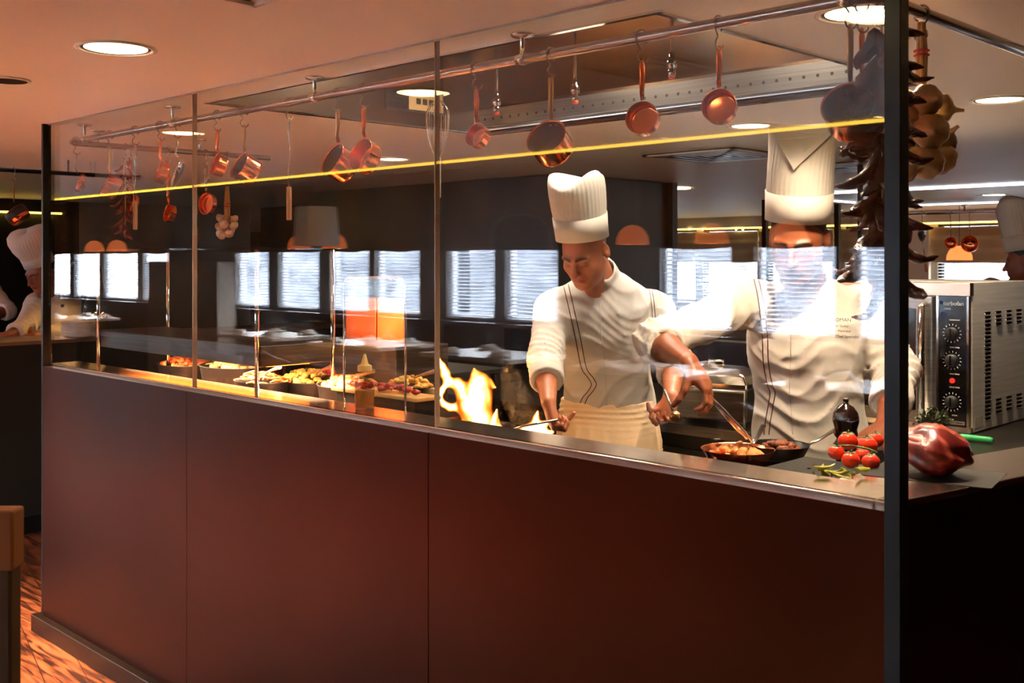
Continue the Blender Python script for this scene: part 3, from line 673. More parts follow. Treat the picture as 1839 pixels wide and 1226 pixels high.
# convection oven
OX,OY,OZ=-1.6,4.05,.905
ov=thing('convection_oven','stainless convection oven with black control panel, right of the black post','oven',(OX,OY,OZ),0)
OW=.72; OH=.56; OD=.66
MB().box(-OW,0,.012,OD,0,OH).build('casing',pmat('brushed_oven_steel',(205,202,196),.42,.75,rgb2=(188,185,180),nscale=3,stretch=(1,1,30)),ov,bevel=.002)
MB().box(-OW-.004,.004,-.02,.012,OH-.05,OH).build('top_rail',pmat('polished_copper_tinted_steel',(196,158,134),.15,1),ov,bevel=.002)
MB().box(-OW,0,-.01,.012,0,.02).build('bottom_trim','chrome',ov)
dr=MB().box(-OW+.005,-.135,-.03,.012,.025,OH-.055).build('door','steel',ov,bevel=.003)
MB().box(-OW+.05,-.2,-.033,-.03,.07,OH-.1).build('door_window','black_gloss',dr)
MB().tube([(-.165,-.03,.04),(-.165,-.06,.05),(-.165,-.06,OH-.09),(-.165,-.03,OH-.08)],.013,12).build('door_handle','chrome',dr)
b=MB().box(-.118,-.012,-.012,.012,.022,OH-.052).build('control_panel','black_gloss',ov)
MB().box(-.126,-.118,-.016,.012,.02,OH-.05).box(-.012,-.004,-.016,.012,.02,OH-.05).build('chrome_edge','chrome',ov)
def panel_text(txt,size,x,z,parent,mat,align='CENTER',y=-.0125,name='panel_lettering'):
    vs,fs=text_geo(txt,size,.0004,align); m=MB(); m.add([(v.x+x,y-v.z,v.y+z) for v in vs],fs); return m.build(name,mat,parent)
WT=pmat('white_print',(235,232,228),.5,emit=(235,230,225),estr=.0)
panel_text('turbofan',.0225,-.062,OH-.085,b,WT,name='brand_lettering')
panel_text('POWER',.007,-.085,OH-.101,b,WT)
MB().cyl((-.1,-.012,OH-.12),(-.1,-.017,OH-.12),.011,n=20).build('blue_button',pmat('dark_blue_button',(30,34,80),.3),b)
MB().ball((-.108,-.013,OH-.075),(.007,.002,.007),12,8).build('brand_emblem',pmat('blue_emblem',(34,40,110),.4),b)
for txt,z in (('THERMOSTAT',OH-.142),('OVEN TIMER',OH-.245),('OVEN TIMER',OH-.345),('STEAM TIMER',OH-.395),('STEAM',OH-.5)): panel_text(txt,.0065,-.058,z,b,WT)
for k,z in enumerate((OH-.19,OH-.292,OH-.448)):
    x=-.068
    kb=MB().lathe([(.024,0),(.023,.012),(.018,.016),(.0001,.016)],28,Matrix.Translation((x,-.012,z))@Matrix.Rotation(PI/2,4,'X')).build('control_knob','black',b)
    MB().box(x-.0025,x+.0025,-.032,-.027,z-.018,z+.018,Matrix.Identity(4)).build('knob_grip','black_gloss',kb)
    m=MB()
    for q in range(16):
        a=2*PI*q/16+.3; c_,s_=math.cos(a),math.sin(a); Mx=Matrix.Translation((x+c_*.033,-.0124,z+s_*.033))@Matrix.Rotation(-a,4,'Y'); m.box(-.003,.003,-.0004,.0004,-.0009,.0009,Mx)
    m.build('dial_marks',WT,b)
MB().cyl((-.066,-.012,OH-.368),(-.066,-.018,OH-.368),.009,n=20).build('red_indicator',pmat('red_pilot_light',(225,30,24),.3,emit=(255,30,20),estr=1.2),b)
MB().cyl((-.09,-.012,.07),(-.09,-.017,.07),.009,n=18).build('black_button','black',b)
f=MB().box(-.108,-.02,-.0135,-.012,.028,.042).build('maker_plate','chrome',b); panel_text('COOKING DESIGN',.0085,-.064,.032,f,'black',y=-.0138)
# louvres pressed in the side panel
def louvre(y,z): return ((y,z))
prot=None; k=0
def lv(y,z):
    m=MB(); h=.0085; w=.062
    m.add([(.0006,y-w/2,z+h/2),(.0006,y+w/2,z+h/2),(.0006,y+w/2-.007,z-h/2),(.0006,y-w/2+.007,z-h/2)],[(0,3,2,1),(0,1,2,3)]); m.build('louvre_slot','black',ov)
    mm=MB(); mm.tube([(.0,y-w/2,z-.003),(.005,y-w/2+.006,z-.0065),(.006,y,z-.007),(.005,y+w/2-.006,z-.0065),(0,y+w/2,z-.003)],.0019,6); mm.build('louvre_lip','chrome',ov)
for k in range(27):
    for col in range(5):
        if col==0 or k in (0,1,2,3,22,23,24,25): lv(.155+.108*col,OH-.117-k*.0155)
MB().box(0,.001,.03,.11,.015,.055).build('rating_plate',pmat('rating_plate',(120,116,110),.5),ov)
# chafing dish
p=P(1255,760,4.25)
t=thing('chafing_dish','stainless chafing dish with domed lid on the back counter between the two chefs','chafing dish',(p.x,p.y+.12,.9),.25)
MB().box(-.17,.17,-.12,.12,.02,.15).build('pan_body','steel_dark',t,bevel=.008)
ld=MB(); 
pr=[(-.165,-.115),(.165,-.115),(.165,.115),(-.165,.115)]
for a,z in ((1,.15),(1,.165),(.9,.2),(.6,.222),(.2,.228)): ld.v+= [(x*a,y*a,z) for x,y in pr]
for j in range(4):
    for i in range(4): ld.f.append((j*4+i,j*4+(i+1)%4,(j+1)*4+(i+1)%4,(j+1)*4+i)); ld.sm.append(False)
ld.f.append((16,17,18,19)); ld.sm.append(False)
lo=ld.build('lid','chrome',t,bevel=.006); MB().tube([(-.03,0,.226),(-.03,0,.245),(.03,0,.245),(.03,0,.226)],.005,8).build('lid_handle','chrome',lo)
MB().tube([(-.16,-.13,0),(-.16,-.13,.14),(.16,-.13,.14),(.16,-.13,0)],.006,8).build('stand_frame','steel',t)
# stacked serving glasses and bowls on the back counter, seen between chefs
for k,(px,dd) in enumerate(((1218,4.9),(1322,5.0),(1338,4.75))):
    p=P(px,700,dd); tag(MB().lathe([(.03,0),(.045,.01),(.06,.05),(.062,.075),(.059,.075),(.055,.05),(.04,.014),(.0001,.012)],24).build('steel_bowl','steel',None,(p.x,p.y,.9)),'small steel bowl on the back counter between the chefs, %s from the left'%ORD[k],'bowl')
# green-handled knife under the oven corner
p=P(1757,802,3.85); t=thing('kitchen_knife','knife with a green handle lying below the oven corner','knife',(p.x,p.y-.02,.902),.0)
MB().tube([(-.06,0,.012),(-.05,0,.012),(.05,0,.012),(.06,0,.012)],[.008,.012,.011,.007],10).build('grip',pmat('green_plastic',(36,140,78),.4),t); MB().prism([(-.06,-.012),(-.06,.012),(-.22,.008),(-.25,-.004)],.009,.0115).build('blade','steel',t)
# ================================================================== LEFT COUNTER, GANTRY AND FOOD
LX=-6.25
t=thing('side_counter','black counter beyond the left end post, with a slim steel top','counter',(LX,0,0))
b=MB(); b.prism([(0,1.0),(0,4.6),(-.42,4.6),(-.42,2.56),(-3.2,2.56),(-3.2,1.0)],.1,1.07); b.build('counter_body','black',t)
b=MB(); b.prism([(.01,.99),(.01,4.61),(-.43,4.61),(-.43,2.57),(-3.21,2.57),(-3.21,.99)],1.07,1.09); b.build('counter_top',pmat('counter_top_steel',(150,120,100),.3,.9),t)
MB().box(0,.02,.98,4.62,0,.1).build('kickplate','black_metal',t)
# plates stack
def plate(r=.1): return MB().lathe([(.0001,.002),(r*.55,.002),(r*.6,0),(r*.62,.003),(r,.012),(r*1.0,.0145),(r*.6,.007),(.0001,.006)],36)
p=P(141,604,6.4); pp=None
for k in range(11):
    o=plate(.098).build('dinner_plate','porcelain',None,(p.x,p.y,1.0905+k*.0082)) if k==0 else pp.copy()
    if k: COL.objects.link(o); o.location=(p.x+random.uniform(-.001,.001),p.y,1.0905+k*.0082)
    pp=pp or o
    tag(o,'cream dinner plate in the stack on the side counter, '+('lowest' if k==0 else 'topmost' if k==10 else '%s from the bottom'%ORD[k]),'plate','dinner plates stacked on the side counter')
# salt and pepper glass jars beside the stack
for k,(px,py) in enumerate(((172,597),(186,597))):
    q=P(px,py,6.6); t=thing('glass_jar','small glass jar with a steel cap behind the plate stack, %s one'%('left' if k==0 else 'right'),'jar',(q.x,q.y,1.0905))
    MB().lathe([(.0001,0),(.028,0),(.03,.01),(.03,.08),(.02,.1),(.02,.105)],20).build('jar_body','glass_small',t); MB().lathe([(.021,.105),(.021,.125),(.012,.135),(.0001,.14)],16).build('cap','chrome',t)
# twin-arm heat lamp standing on the side counter
q=P(150,590,6.68)
t=thing('heat_lamp','dark twin-headed heat lamp glowing over the side counter','heat lamp',(q.x,q.y,1.0905))
MB().lathe([(.0001,0),(.09,0),(.085,.015),(.02,.02),(.0001,.02)],24).tube([(0,0,.015),(0,0,.3),(.0,.0,.44)],.014,12).build('stand','black_metal',t)
for sx in (-1,1):
    c=RT*(.085*sx)
    hd=MB().tube([(0,0,.42),c*.5+Vector((0,0,.46)),c+Vector((0,0,.43))],.008,8).build('arm','black_metal',t)
    MB().lathe([(.055,.22),(.05,.26),(.03,.33),(.026,.42),(.0001,.43)],22,Matrix.Translation(c)).build('lamp_head',pmat('dark_bronze_lamp',(46,34,30),.3,.7),t)
    MB().lathe([(.05,.222),(.0001,.226)],20,Matrix.Translation(c)).build('lamp_glow',emat('heat_lamp_glow',(255,190,110),14),t)
l=bpy.data.lights.new('heat_bulb','POINT'); l.energy=3; l.color=(1,.7,.45); l.shadow_soft_size=.008; o=bpy.data.objects.new('heat_bulb',l); COL.objects.link(o); o.parent=t; o.location=(0,0,.18)
# heated gantry
gx0,gx1=-4.31,-3.10; gy0,gy1=1.945,2.235
t=thing('heated_gantry','steel heated gantry on slim legs over the dishes, behind the left glass panes','gantry',(gx0,gy0,0))
GW_=gx1-gx0; GD=gy1-gy0
MB().box(0,GW_,0,GD,1.195,1.265).build('heated_shelf','steel_dark',t,bevel=.003)
for (x,y,zb) in ((0.0,0,GZ),(GW_,0,GZ),(0,GD,1.0),(GW_,GD,1.0)): MB().cyl((x+(.008 if x==0 else -.008),y+(-.008 if y==0 else .008),zb),(x+(.008 if x==0 else -.008),y+(-.008 if y==0 else .008),1.585),.0075,n=12).build('leg','chrome',t)
gs=MB().box(-.01,GW_+.02,-.02,GD+.02,1.585,1.593).build('glass_shelf','glass_small',t)
MB().box(.05,GW_-.05,.06,GD-.06,1.188,1.195).build('heat_strip',emat('heat_strip_glow',(255,130,50),5),t)
for k in range(3):
    l=bpy.data.lights.new('heat_bulb','AREA'); l.shape='RECTANGLE'; l.size=.5; l.size_y=.15; l.energy=13; l.color=(1,.66,.38); l.spread=2.7
    o=bpy.data.objects.new('heat_bulb',l); COL.objects.link(o); o.parent=t; o.location=(.3+.42*k,GD/2+.02,1.185)
# second, upright sneeze guard with rounded frame at the right of the gantry
def guard(px0,px1,y,zt,label):
    a=PY(px0,700,y); c=PY(px1,700,y); t=thing('acrylic_holder',label,'acrylic stand',(a.x,y,GZ if y<1.97 else 1.0)); w_=c.x-a.x; h=zt-(GZ if y<1.97 else 1.0)
    pts=[Vector((0,0,0)),Vector((0,0,h-.03))]+arc((.03,0,h-.03),.03,PI,.5*PI,6,(1,0,0),(0,0,1))+arc((w_-.03,0,h-.03),.03,.5*PI,0,6,(1,0,0),(0,0,1))+[Vector((w_,0,0))]
    MB().tube(pts,.0035,8).build('rim','glass_small' if False else 'chrome',t)
    MB().prism([(p.x,p.z) for p in pts],-.002,.002,Matrix.Rotation(PI/2,4,'X')).build('sheet','glass_small',t)
guard(618,728,1.955,1.50,'clear acrylic guard with rounded corners behind the squeeze bottle')
# copper-orange upright boards behind
M['copper_board']=pmat('orange_copper_sheet',(232,112,48),.38,.6,rgb2=(200,84,34),nscale=6)
def board(px0,px1,py0,py1,y,label):
    a=PY(px0,py1,y); c=PY(px1,py0,y); t=tag(MB().box(a.x,c.x,y,y+.012,a.z,c.z+.0).build('copper_board','copper_board',bevel=.002),label,'board')
zt=P(670,560,3.3)
t=thing('copper_warmer','orange copper heat screen of two leaning sheets behind the squeeze bottle','heat screen',PY(672,612,2.62))
for px0,px1,r in ((623,677,.0),(679,721,.35)):
    a=PY(px0,612,2.62)-t.location; c=PY(px1,612,2.62)-t.location
    MB().box(0,c.x-a.x,-.006,.006,0,.17,Matrix.Translation((a.x,0,0))@Matrix.Rotation(r*.4,4,'Z')).build('copper_sheet','copper_board',t,bevel=.003)
zz=t.location.z
MB().box(-.306,-.301,-.1,.12,.0-.14,-.03).build('gantry_fill_glow',emat('orange_gantry_fill',(255,120,40),7),t)  # added glow strip, there only to warm the gantry's end face
MB().box(-.3,.28,-.12,.14,.92-zz,-.001).build('warmer_base','steel_dark',t,bevel=.004)
l=bpy.data.lights.new('warmer_bulb','AREA'); l.size=.25; l.energy=2; l.color=(1,.5,.2); o=bpy.data.objects.new('warmer_bulb',l); COL.objects.link(o); o.parent=t; o.location=(0,-.22,.12); o.rotation_euler=(PI/2,0,0)
# cloches on the worktop behind
for k,(px,py) in enumerate(((345,612),(402,622))):
    q=P(px,py,5.35); tag(MB().lathe([(r*.55,z*.6) for r,z in [(.16,0),(.155,.03),(.12,.07),(.06,.092),(.01,.098),(.01,.112),(.016,.118),(.0001,.124)]],36).build('domed_lid','chrome',None,(q.x,q.y,1.09)),'domed steel lid behind the gantry, %s of two'%('left' if k==0 else 'right'),'lid')
t=thing('rear_shelf','dark steel shelf behind the left dishes carrying domed lids and plates','shelf',(-4.6,2.9,0))
MB().box(-.3,1.35,-.06,.36,1.07,1.088).build('shelf_board','black',t); 
for x in (-.28,1.3): MB().box(x,x+.03,0,.03,0,1.07).build('leg','steel_dark',t); MB().box(x,x+.03,.3,.33,0,1.07).build('leg','steel_dark',t)
# food dishes
def pile(n,rx,ry,h,size,shape='lump',seed=1,z0=0):
    rnd=random.Random(seed); m=MB()
    for i in range(n):
        a=rnd.uniform(0,2*PI); r=math.sqrt(rnd.random()); x=r*rx*math.cos(a); y=r*ry*math.sin(a); z=z0+h*(1-r*r)*rnd.uniform(.5,1)
        s=size*rnd.uniform(.7,1.3)
        Rm=(Matrix.Rotation(rnd.uniform(0,6),4,'Z')@Matrix.Rotation(rnd.uniform(-.6,.6),4,'X')).to_3x3()
        if shape=='lump': ph=rnd.uniform(0,6); m.ball((x,y,z),(s,s*.75,s*.55),9,6,Rm,warp=lambda d,ph=ph:1+.16*math.sin(5*d.x+ph)+.12*math.sin(6*d.y+2*ph))
        else:
            d=Rm@Vector((s*2.2,0,0)); m.tube([Vector((x,y,z))-d,Vector((x,y,z+.004)),Vector((x,y,z))+d],[s*.2,s*.34,s*.2],6)
    return m
FOOD={'chicken':pmat('roast_chicken_pieces',(236,168,104),.4,rgb2=(206,112,58),nscale=30,coat=.2),'pasta':pmat('yellow_grain',(240,196,104),.5,rgb2=(214,150,62),nscale=30),
 'greens':pmat('green_vegetable',(120,128,40),.45,rgb2=(74,88,26),nscale=25),'red':pmat('red_pepper_food',(196,44,28),.35,rgb2=(150,26,20),nscale=25,coat=.3),'meat':pmat('browned_meat',(150,84,52),.4,rgb2=(96,44,26),nscale=40,coat=.3),'prawn':pmat('grilled_orange_food',(232,120,60),.4,rgb2=(196,72,34),nscale=30)}
def dish(px,py,d,rx,ry,label,foods,z=None,rz=0,seed=1,tool=True):
    q=P(px,py,d); z=1.0 if z is None else z
    t=thing('serving_dish',label,'dish',(q.x,q.y,z),rz)
    H=q.z-z
    m=MB(); n=36; prof=[(.8,0),(.86,.006),(1,H-.006),(1.04,H),(1.0,H-.001),(.84,H*.75),(.0001,H*.72)]
    m.lathe([(r,zz) for r,zz in prof],n,Matrix.Diagonal((rx,ry,1,1))); m.build('black_bowl','black',t)
    for k,(f,cnt,s,sh,ox,oy,fr) in enumerate(foods):
        o=pile(int(cnt*1.5),rx*.82*fr,ry*.82*fr,.042,s*1.05,sh,seed+k,H*.9+.004).build({'chicken':'chicken_pieces','pasta':'yellow_grain','greens':'green_leaves','red':'red_peppers','meat':'meat_pieces','prawn':'orange_prawns'}[f],FOOD[f],t,(ox*rx,oy*ry,0)); o['kind']='stuff'
    if tool:
        tl=tag(MB().tube([(0,0,0),(.09,.02,.025),(.2,.05,.05)],[.004,.004,.008],8).build('serving_spoon','wood_handle',None,(q.x,q.y,q.z+.015),(0,0,-.5+rz)),'serving spoon in the '+' '.join(label.replace(' with',' of').split(',')[0].split()[:10]),'spoon')
    return t
dish(334,652,4.7,.15,.11,'leftmost black dish with orange prawns, under the gantry',[('prawn',46,.016,'lump',0,0,1)],seed=3)
dish(420,655,4.35,.17,.12,'black dish with roast chicken and a green garnish, left of centre',[('chicken',40,.021,'lump',.1,0,.85),('greens',14,.012,'stick',-.75,0,.25)],seed=9)
dish(470,682,4.0,.12,.09,'small black dish with shredded orange food in front of the gantry end',[('prawn',46,.010,'stick',0,0,1)],seed=17)
dish(560,680,4.1,.17,.13,'large black dish with yellow grain and peppers, left of the squeeze bottle',[('pasta',70,.013,'lump',0,0,1),('red',8,.016,'lump',.2,.4,.5),('greens',12,.014,'stick',-.3,0,.6)],seed=23)
dish(628,690,3.75,.13,.10,'black dish with pale chicken pieces directly left of the squeeze bottle',[('chicken',40,.017,'lump',0,0,1),('greens',9,.012,'stick',.3,.2,.5)],seed=31)
dish(735,690,3.75,.12,.09,'black dish with golden grain behind and right of the squeeze bottle',[('pasta',50,.011,'lump',0,0,1)],seed=37)
# red topped tart on a board
q=P(690,702,3.45); t=thing('tart_board','long cream board of red-topped food next to the squeeze bottle','food board',(q.x,q.y,1.0),0)
MB().box(-.22,.22,-.05,.05,q.z-1.012,q.z-1.0).build('board',pmat('golden_crust',(226,178,104),.5,rgb2=(200,140,70),nscale=20),t,bevel=.003); MB().box(-.2,.2,-.04,.04,0,q.z-1.012).build('stand','black',t)
o=pile(34,.19,.032,.012,.013,'lump',5,q.z-.99).build('red_berries',FOOD['red'],t); o['kind']='stuff'
# squeeze bottle on the ledge
q=PZ(655,738,GZ); q=PY(655,738,1.92)
t=thing('squeeze_bottle','clear squeeze bottle with yellow nozzle and amber oil standing inside the glass','squeeze bottle',(q.x,q.y,GZ))
MB().lathe([(.0001,.001),(.027,.001),(.029,.005),(.029,.098),(.027,.106),(.02,.11)],30).build('bottle_body',glassmat('soft_plastic',(.93,.86,.74),.06,.1),t)
MB().lathe([(.0001,.003),(.0262,.003),(.0275,.006),(.0275,.052),(.0001,.053)],30).build('oil',pmat('amber_oil',(206,138,46),.1,trans=.6,ior=1.3),t)
MB().lathe([(.021,.108),(.021,.124),(.016,.127),(.011,.13),(.0035,.158),(.0001,.159)],24).build('nozzle_cap',pmat('yellow_cap',(232,190,110),.5),t)
# dark range + wok burner for the flames
def burner(px,y,label,dz=0):
    q=PY(px,780,y); t=thing('gas_burner',label,'burner',(q.x,y,.92+dz))
    MB().box(-.155,.155,-.145,.145,max(0,-dz),.045).build('burner_base','black',t) if dz==0 else None
    MB().box(-.16,.16,-.15,.15,.045,.057).build('hob_plate','black_gloss',t)
    b=MB()
    for a in range(4):
        Mx=Matrix.Rotation(a*PI/2+PI/4,4,'Z'); b.box(.03,.15,-.005,.005,.057,.077,Mx)
    b.box(-.13,.13,-.13,-.122,.057,.071); b.box(-.13,.13,.122,.13,.057,.071)
    b.build('pan_support','black_metal',t)
    MB().lathe([(.04,.057),(.04,.065),(.025,.069),(.0001,.069)],20).build('burner_cap','black',t); return t
b1=burner(868,2.52,'gas burner under the flaming pan',-.045); b2=burner(1335,2.56,'gas burner under the two frying pans at the right')
def fpan(q,R,label,hdir,hl,food=None,mat='black_metal'):
    t=thing('frying_pan',label,'frying pan',q)
    MB().lathe([(.0001,0),(R*.72,0),(R*.8,.004),(R,.036),(R*1.02,.038),(R*.985,.036),(R*.78,.007),(.0001,.005)],40).build('pan_body',mat,t)
    d=Vector(hdir).normalized(); MB().tube([d*R*.96+Vector((0,0,.03)),d*(R+.04)+Vector((0,0,.045)),d*(R+hl)+Vector((0,0,.075))],[.008,.007,.009],10,flat=.5).build('handle','steel',t)
    if food:
        o=pile(60,R*.72,R*.72,.03,.015,'lump',int(R*1000),.018).build('meat_pieces',FOOD[food],t); o['kind']='stuff'
    return t
q=b1.location+Vector((0,0,.078)); HAND1=P(1003,752,3.52)
hd=HAND1-q; fpan(q,.11,'frying pan hidden low under the flames',(hd.x,hd.y,0),max(.1,Vector((hd.x,hd.y)).length-.11))
fpan(PY(1325,838,2.52)*1.0+Vector((0,0,0)) if False else Vector((PY(1325,838,2.52).x,2.52,.998)),.098,'black frying pan of meat pieces under the tongs, left of two',(-.2,1,0),.1,'chicken','copper')
fpan(Vector((PY(1398,830,2.66).x,2.66,.998)),.085,'black frying pan of browned meat, right of two',(.6,1,0),.1,'meat')
# black slate tray with tomatoes, peppers; pepper mill; meat
tt=thing('serving_block','black serving block carrying the tomatoes beside the black post','block',PY(1500,870,2.18))
zb=1.075; tt.location=(tt.location.x,2.18,.92)
MB().box(-.17,.2,-.15,.17,0,zb-.92).build('block_body','black',tt,bevel=.004)
M['tomato']=pmat('ripe_tomato_skin',(214,36,20),.14,rgb2=(228,62,26),nscale=12,coat=.5)
M['calyx']=pmat('green_calyx',(62,92,30),.6)
proto=None
toms=[(1523,792,2.36,.022),(1557,800,2.40,.0235),(1502,812,2.30,.018),(1528,826,2.26,.0195),(1564,829,2.24,.019),(1549,818,2.32,.018),(1571,790,2.44,.02)]
for k,(px,py,d,r) in enumerate(toms):
    q=P(px,py,d); 
    t=thing('tomato','ripe red tomato on the vine beside the post, '+['upper left of the cluster','large one in the middle','leftmost small one','front one nearest the green chillies','lower right one against the post','small one in the centre gap','topmost right one against the post'][k],'tomato',q,0,'vine tomatoes beside the black post')
    MB().lathe([(r*math.sin(PI*i/12)*(1+.03*0),-r*.86*math.cos(PI*i/12)-(.12*r if i>10 else 0)) for i in range(13)],26,mod=lambda a,j:1+.02*math.cos(5*a)).build('fruit','tomato',t)
    b=MB()
    for a in range(5):
        Mx=Matrix.Rotation(a*2*PI/5,4,'Z'); b.add([Mx@Vector(v) for v in ((0,-.0025,r*.84),(r*.75,0,r*.8),(0,.0025,r*.84),(r*.4,0,r*.92))],[(0,1,3),(3,1,2)],True)
    b.tube([(0,0,r*.8),(.002,0,r*1.15)],.0016,6); b.build('calyx','calyx',t)
q0=P(1540,800,2.34); b=MB(); b.tube([P(1500,800,2.3),P(1530,800,2.3),P(1560,806,2.3),P(1575,812,2.28)],.0022,6); tag(b.build('tomato_vine','calyx'),'green vine stalk linking the tomatoes','vine')
M['green_chilli']=pmat('green_chilli_skin',(122,138,34),.3,rgb2=(176,160,44),nscale=10,coat=.4)
for k in range(13):
    px=1462+k*8.2; py=842+((k*37)%17)-4
    q=P(px,py,2.16+.02*(k%4)); q.z=max(q.z,zb+.008); o=chilli_mesh(.045,.006,.25).build('green_chilli','green_chilli',None,q,(random.uniform(-.5,.5),random.uniform(-.4,.5),random.uniform(0,6.28)))
    tag(o,'small green chilli pepper on the black block, %s from the left'%ORD[k],'chilli','green chillies below the tomatoes')
# parsley tufts
M['herb']=pmat('dark_green_herb',(52,70,26),.6,rgb2=(34,48,16),nscale=20)
def herb(loc,R,n,label,seed):
    rnd=random.Random(seed); m=MB()
    for i in range(n):
        d=Vector((rnd.gauss(0,1),rnd.gauss(0,1),abs(rnd.gauss(0,.8)))).normalized(); e=d*R*rnd.uniform(.5,1)
        m.tube([(0,0,0),e*.6+Vector((0,0,.004)),e],.0007,4)
        for j in range(4):
            c=e+Vector((rnd.gauss(0,1),rnd.gauss(0,1),rnd.gauss(0,1)))*R*.13; s=R*.12; u=Vector((rnd.gauss(0,1),rnd.gauss(0,1),rnd.gauss(0,1))).normalized(); v=u.orthogonal().normalized()
            m.add([c-u*s,c+v*s*.6,c+u*s,c-v*s*.6+u*s*.1],[(0,1,2,3)],True)
    return tag(m.build('parsley','herb',None,loc),label,'herb')
herb(Vector((P(1470,846,2.2).x,P(1470,846,2.2).y,zb)),.045,36,'parsley sprig on the black block left of the tomatoes',3)
# pepper mill
q=P(1519,715,2.62); t=thing('pepper_mill','dark glossy wooden pepper mill standing behind the tomatoes','pepper mill',(q.x,q.y,.92)); Hm=q.z-.92
M['mill']=pmat('dark_lacquered_wood',(26,12,10),.12,coat=.8)
s=.0315
MB().lathe([(.0001,0),(.034,0),(.034,.02),(.028,.05),(.023,Hm*.42),(.025,Hm-.125),(.031,Hm-.112),(.025,Hm-.104),(.022,Hm-.098)],32).build('mill_body','mill',t)
MB().lathe([(.02,Hm-.1),(.029,Hm-.088),(s*.85,Hm-.075),(s*1.02,Hm-.055),(s*.95,Hm-.035),(s*.6,Hm-.02),(.008,Hm-.014),(.006,Hm-.009)],32).build('mill_head','mill',t)
MB().lathe([(.005,Hm-.01),(.008,Hm-.004),(.006,Hm),(.0001,Hm+.001)],14).build('top_knob','mill',t)
# raw beef joint on the corner
q=P(1672,858,2.14)
def meatmat():
    m,nt,b,N,L=nmat('raw_beef'); tc=N.new('ShaderNodeTexCoord'); n=N.new('ShaderNodeTexNoise'); n.inputs['Scale'].default_value=12; n.inputs['Detail'].default_value=6; n.inputs['Distortion'].default_value=1.2; L.new(tc.outputs['Object'],n.inputs['Vector'])
    r=N.new('ShaderNodeValToRGB'); e=r.color_ramp.elements; e[0].position=.36; e[0].color=lin((66,12,14))+(1,); e[1].position=.7; e[1].color=lin((196,104,84))+(1,); k=r.color_ramp.elements.new(.52); k.color=lin((118,28,26))+(1,)
    L.new(n.outputs['Fac'],r.inputs['Fac']); L.new(r.outputs[0],b.inputs['Base Color']); b.inputs['Roughness'].default_value=.3; b.inputs['Coat Weight'].default_value=.3
    bm=N.new('ShaderNodeBump'); bm.inputs['Strength'].default_value=.5; bm.inputs['Distance'].default_value=.004; L.new(n.outputs['Fac'],bm.inputs['Height']); L.new(bm.outputs[0],b.inputs['Normal']); return m
t=thing('beef_joint','large raw marbled beef joint on the steel corner beside the black post','meat',(q.x-.005,q.y+.02,GZ+.001))
def mw(d): return 1+.07*math.sin(5*d.x+1)+.06*math.sin(6*d.y+2*d.z)+.05*math.sin(9*d.z+3*d.x)
MB().ball((0,0,.044),(.074,.058,.046),48,28,Matrix.Rotation(.25,3,'Z')@Matrix.Rotation(.12,3,'Y'),warp=lambda d:mw(d)*(1 if d.z>-.6 else .94)).build('lean_meat',meatmat(),t)
MB().ball((-.006,.012,.056),(.073,.055,.040),40,24,Matrix.Rotation(.25,3,'Z')@Matrix.Rotation(.12,3,'Y'),warp=lambda d:mw(d)+.02*math.sin(14*d.x)).build('fat_cap',pmat('pink_fat',(186,92,70),.35,rgb2=(112,34,28),nscale=22,coat=.3,bump=.5,bscale=60),t)
herb(Vector((q.x-.02,q.y+.06,GZ+.097)),.035,60,'dark green herb bunch on top of the raw beef joint',8)
tag(MB().box(-.12,.12,-.09,.09,0,.001).build('paper_sheet','black',None,(q.x-.005,q.y+.03,GZ),(0,0,.2)),'thin black mat under the raw beef joint','mat')
# tongs held over the pan : built with chef hand
a=P(1266,702,2.9); c=P(1345,788,2.93)
t=thing('kitchen_tongs','steel tongs reaching into the left frying pan','tongs',a)
dv=c-a; sd=dv.cross(Vector((0,0,1))).normalized()
for s in (-1,1): MB().tube([Vector((0,0,0)),dv*.3+sd*.012*s,dv*.75+sd*.018*s,dv+sd*.010*s],[.006,.010,.012,.014],10,flat=.35).build('arm','chrome',t)
# foreground wooden panel at the left bottom
q=P(3,912,1.62)
t=thing('wooden_partition','blurred wooden chair post cut by the lower left corner of the picture','wooden post',(q.x,q.y,0),PI/4)
MB().box(-.3,.026,-.02,.02,q.z-.09,q.z-.0).build('top_rail',pmat('lit_oak',(172,112,64),.45,rgb2=(150,92,50),nscale=5),t,bevel=.004)  # paler oak: light falling on the top is put into its colour
MB().box(-.02,.022,-.018,.018,0,q.z-.01).box(-.3,-.26,-.018,.018,0,q.z-.02).build('post',pmat('brown_oak',(96,70,44),.5,rgb2=(80,56,34),nscale=5),t,bevel=.004)

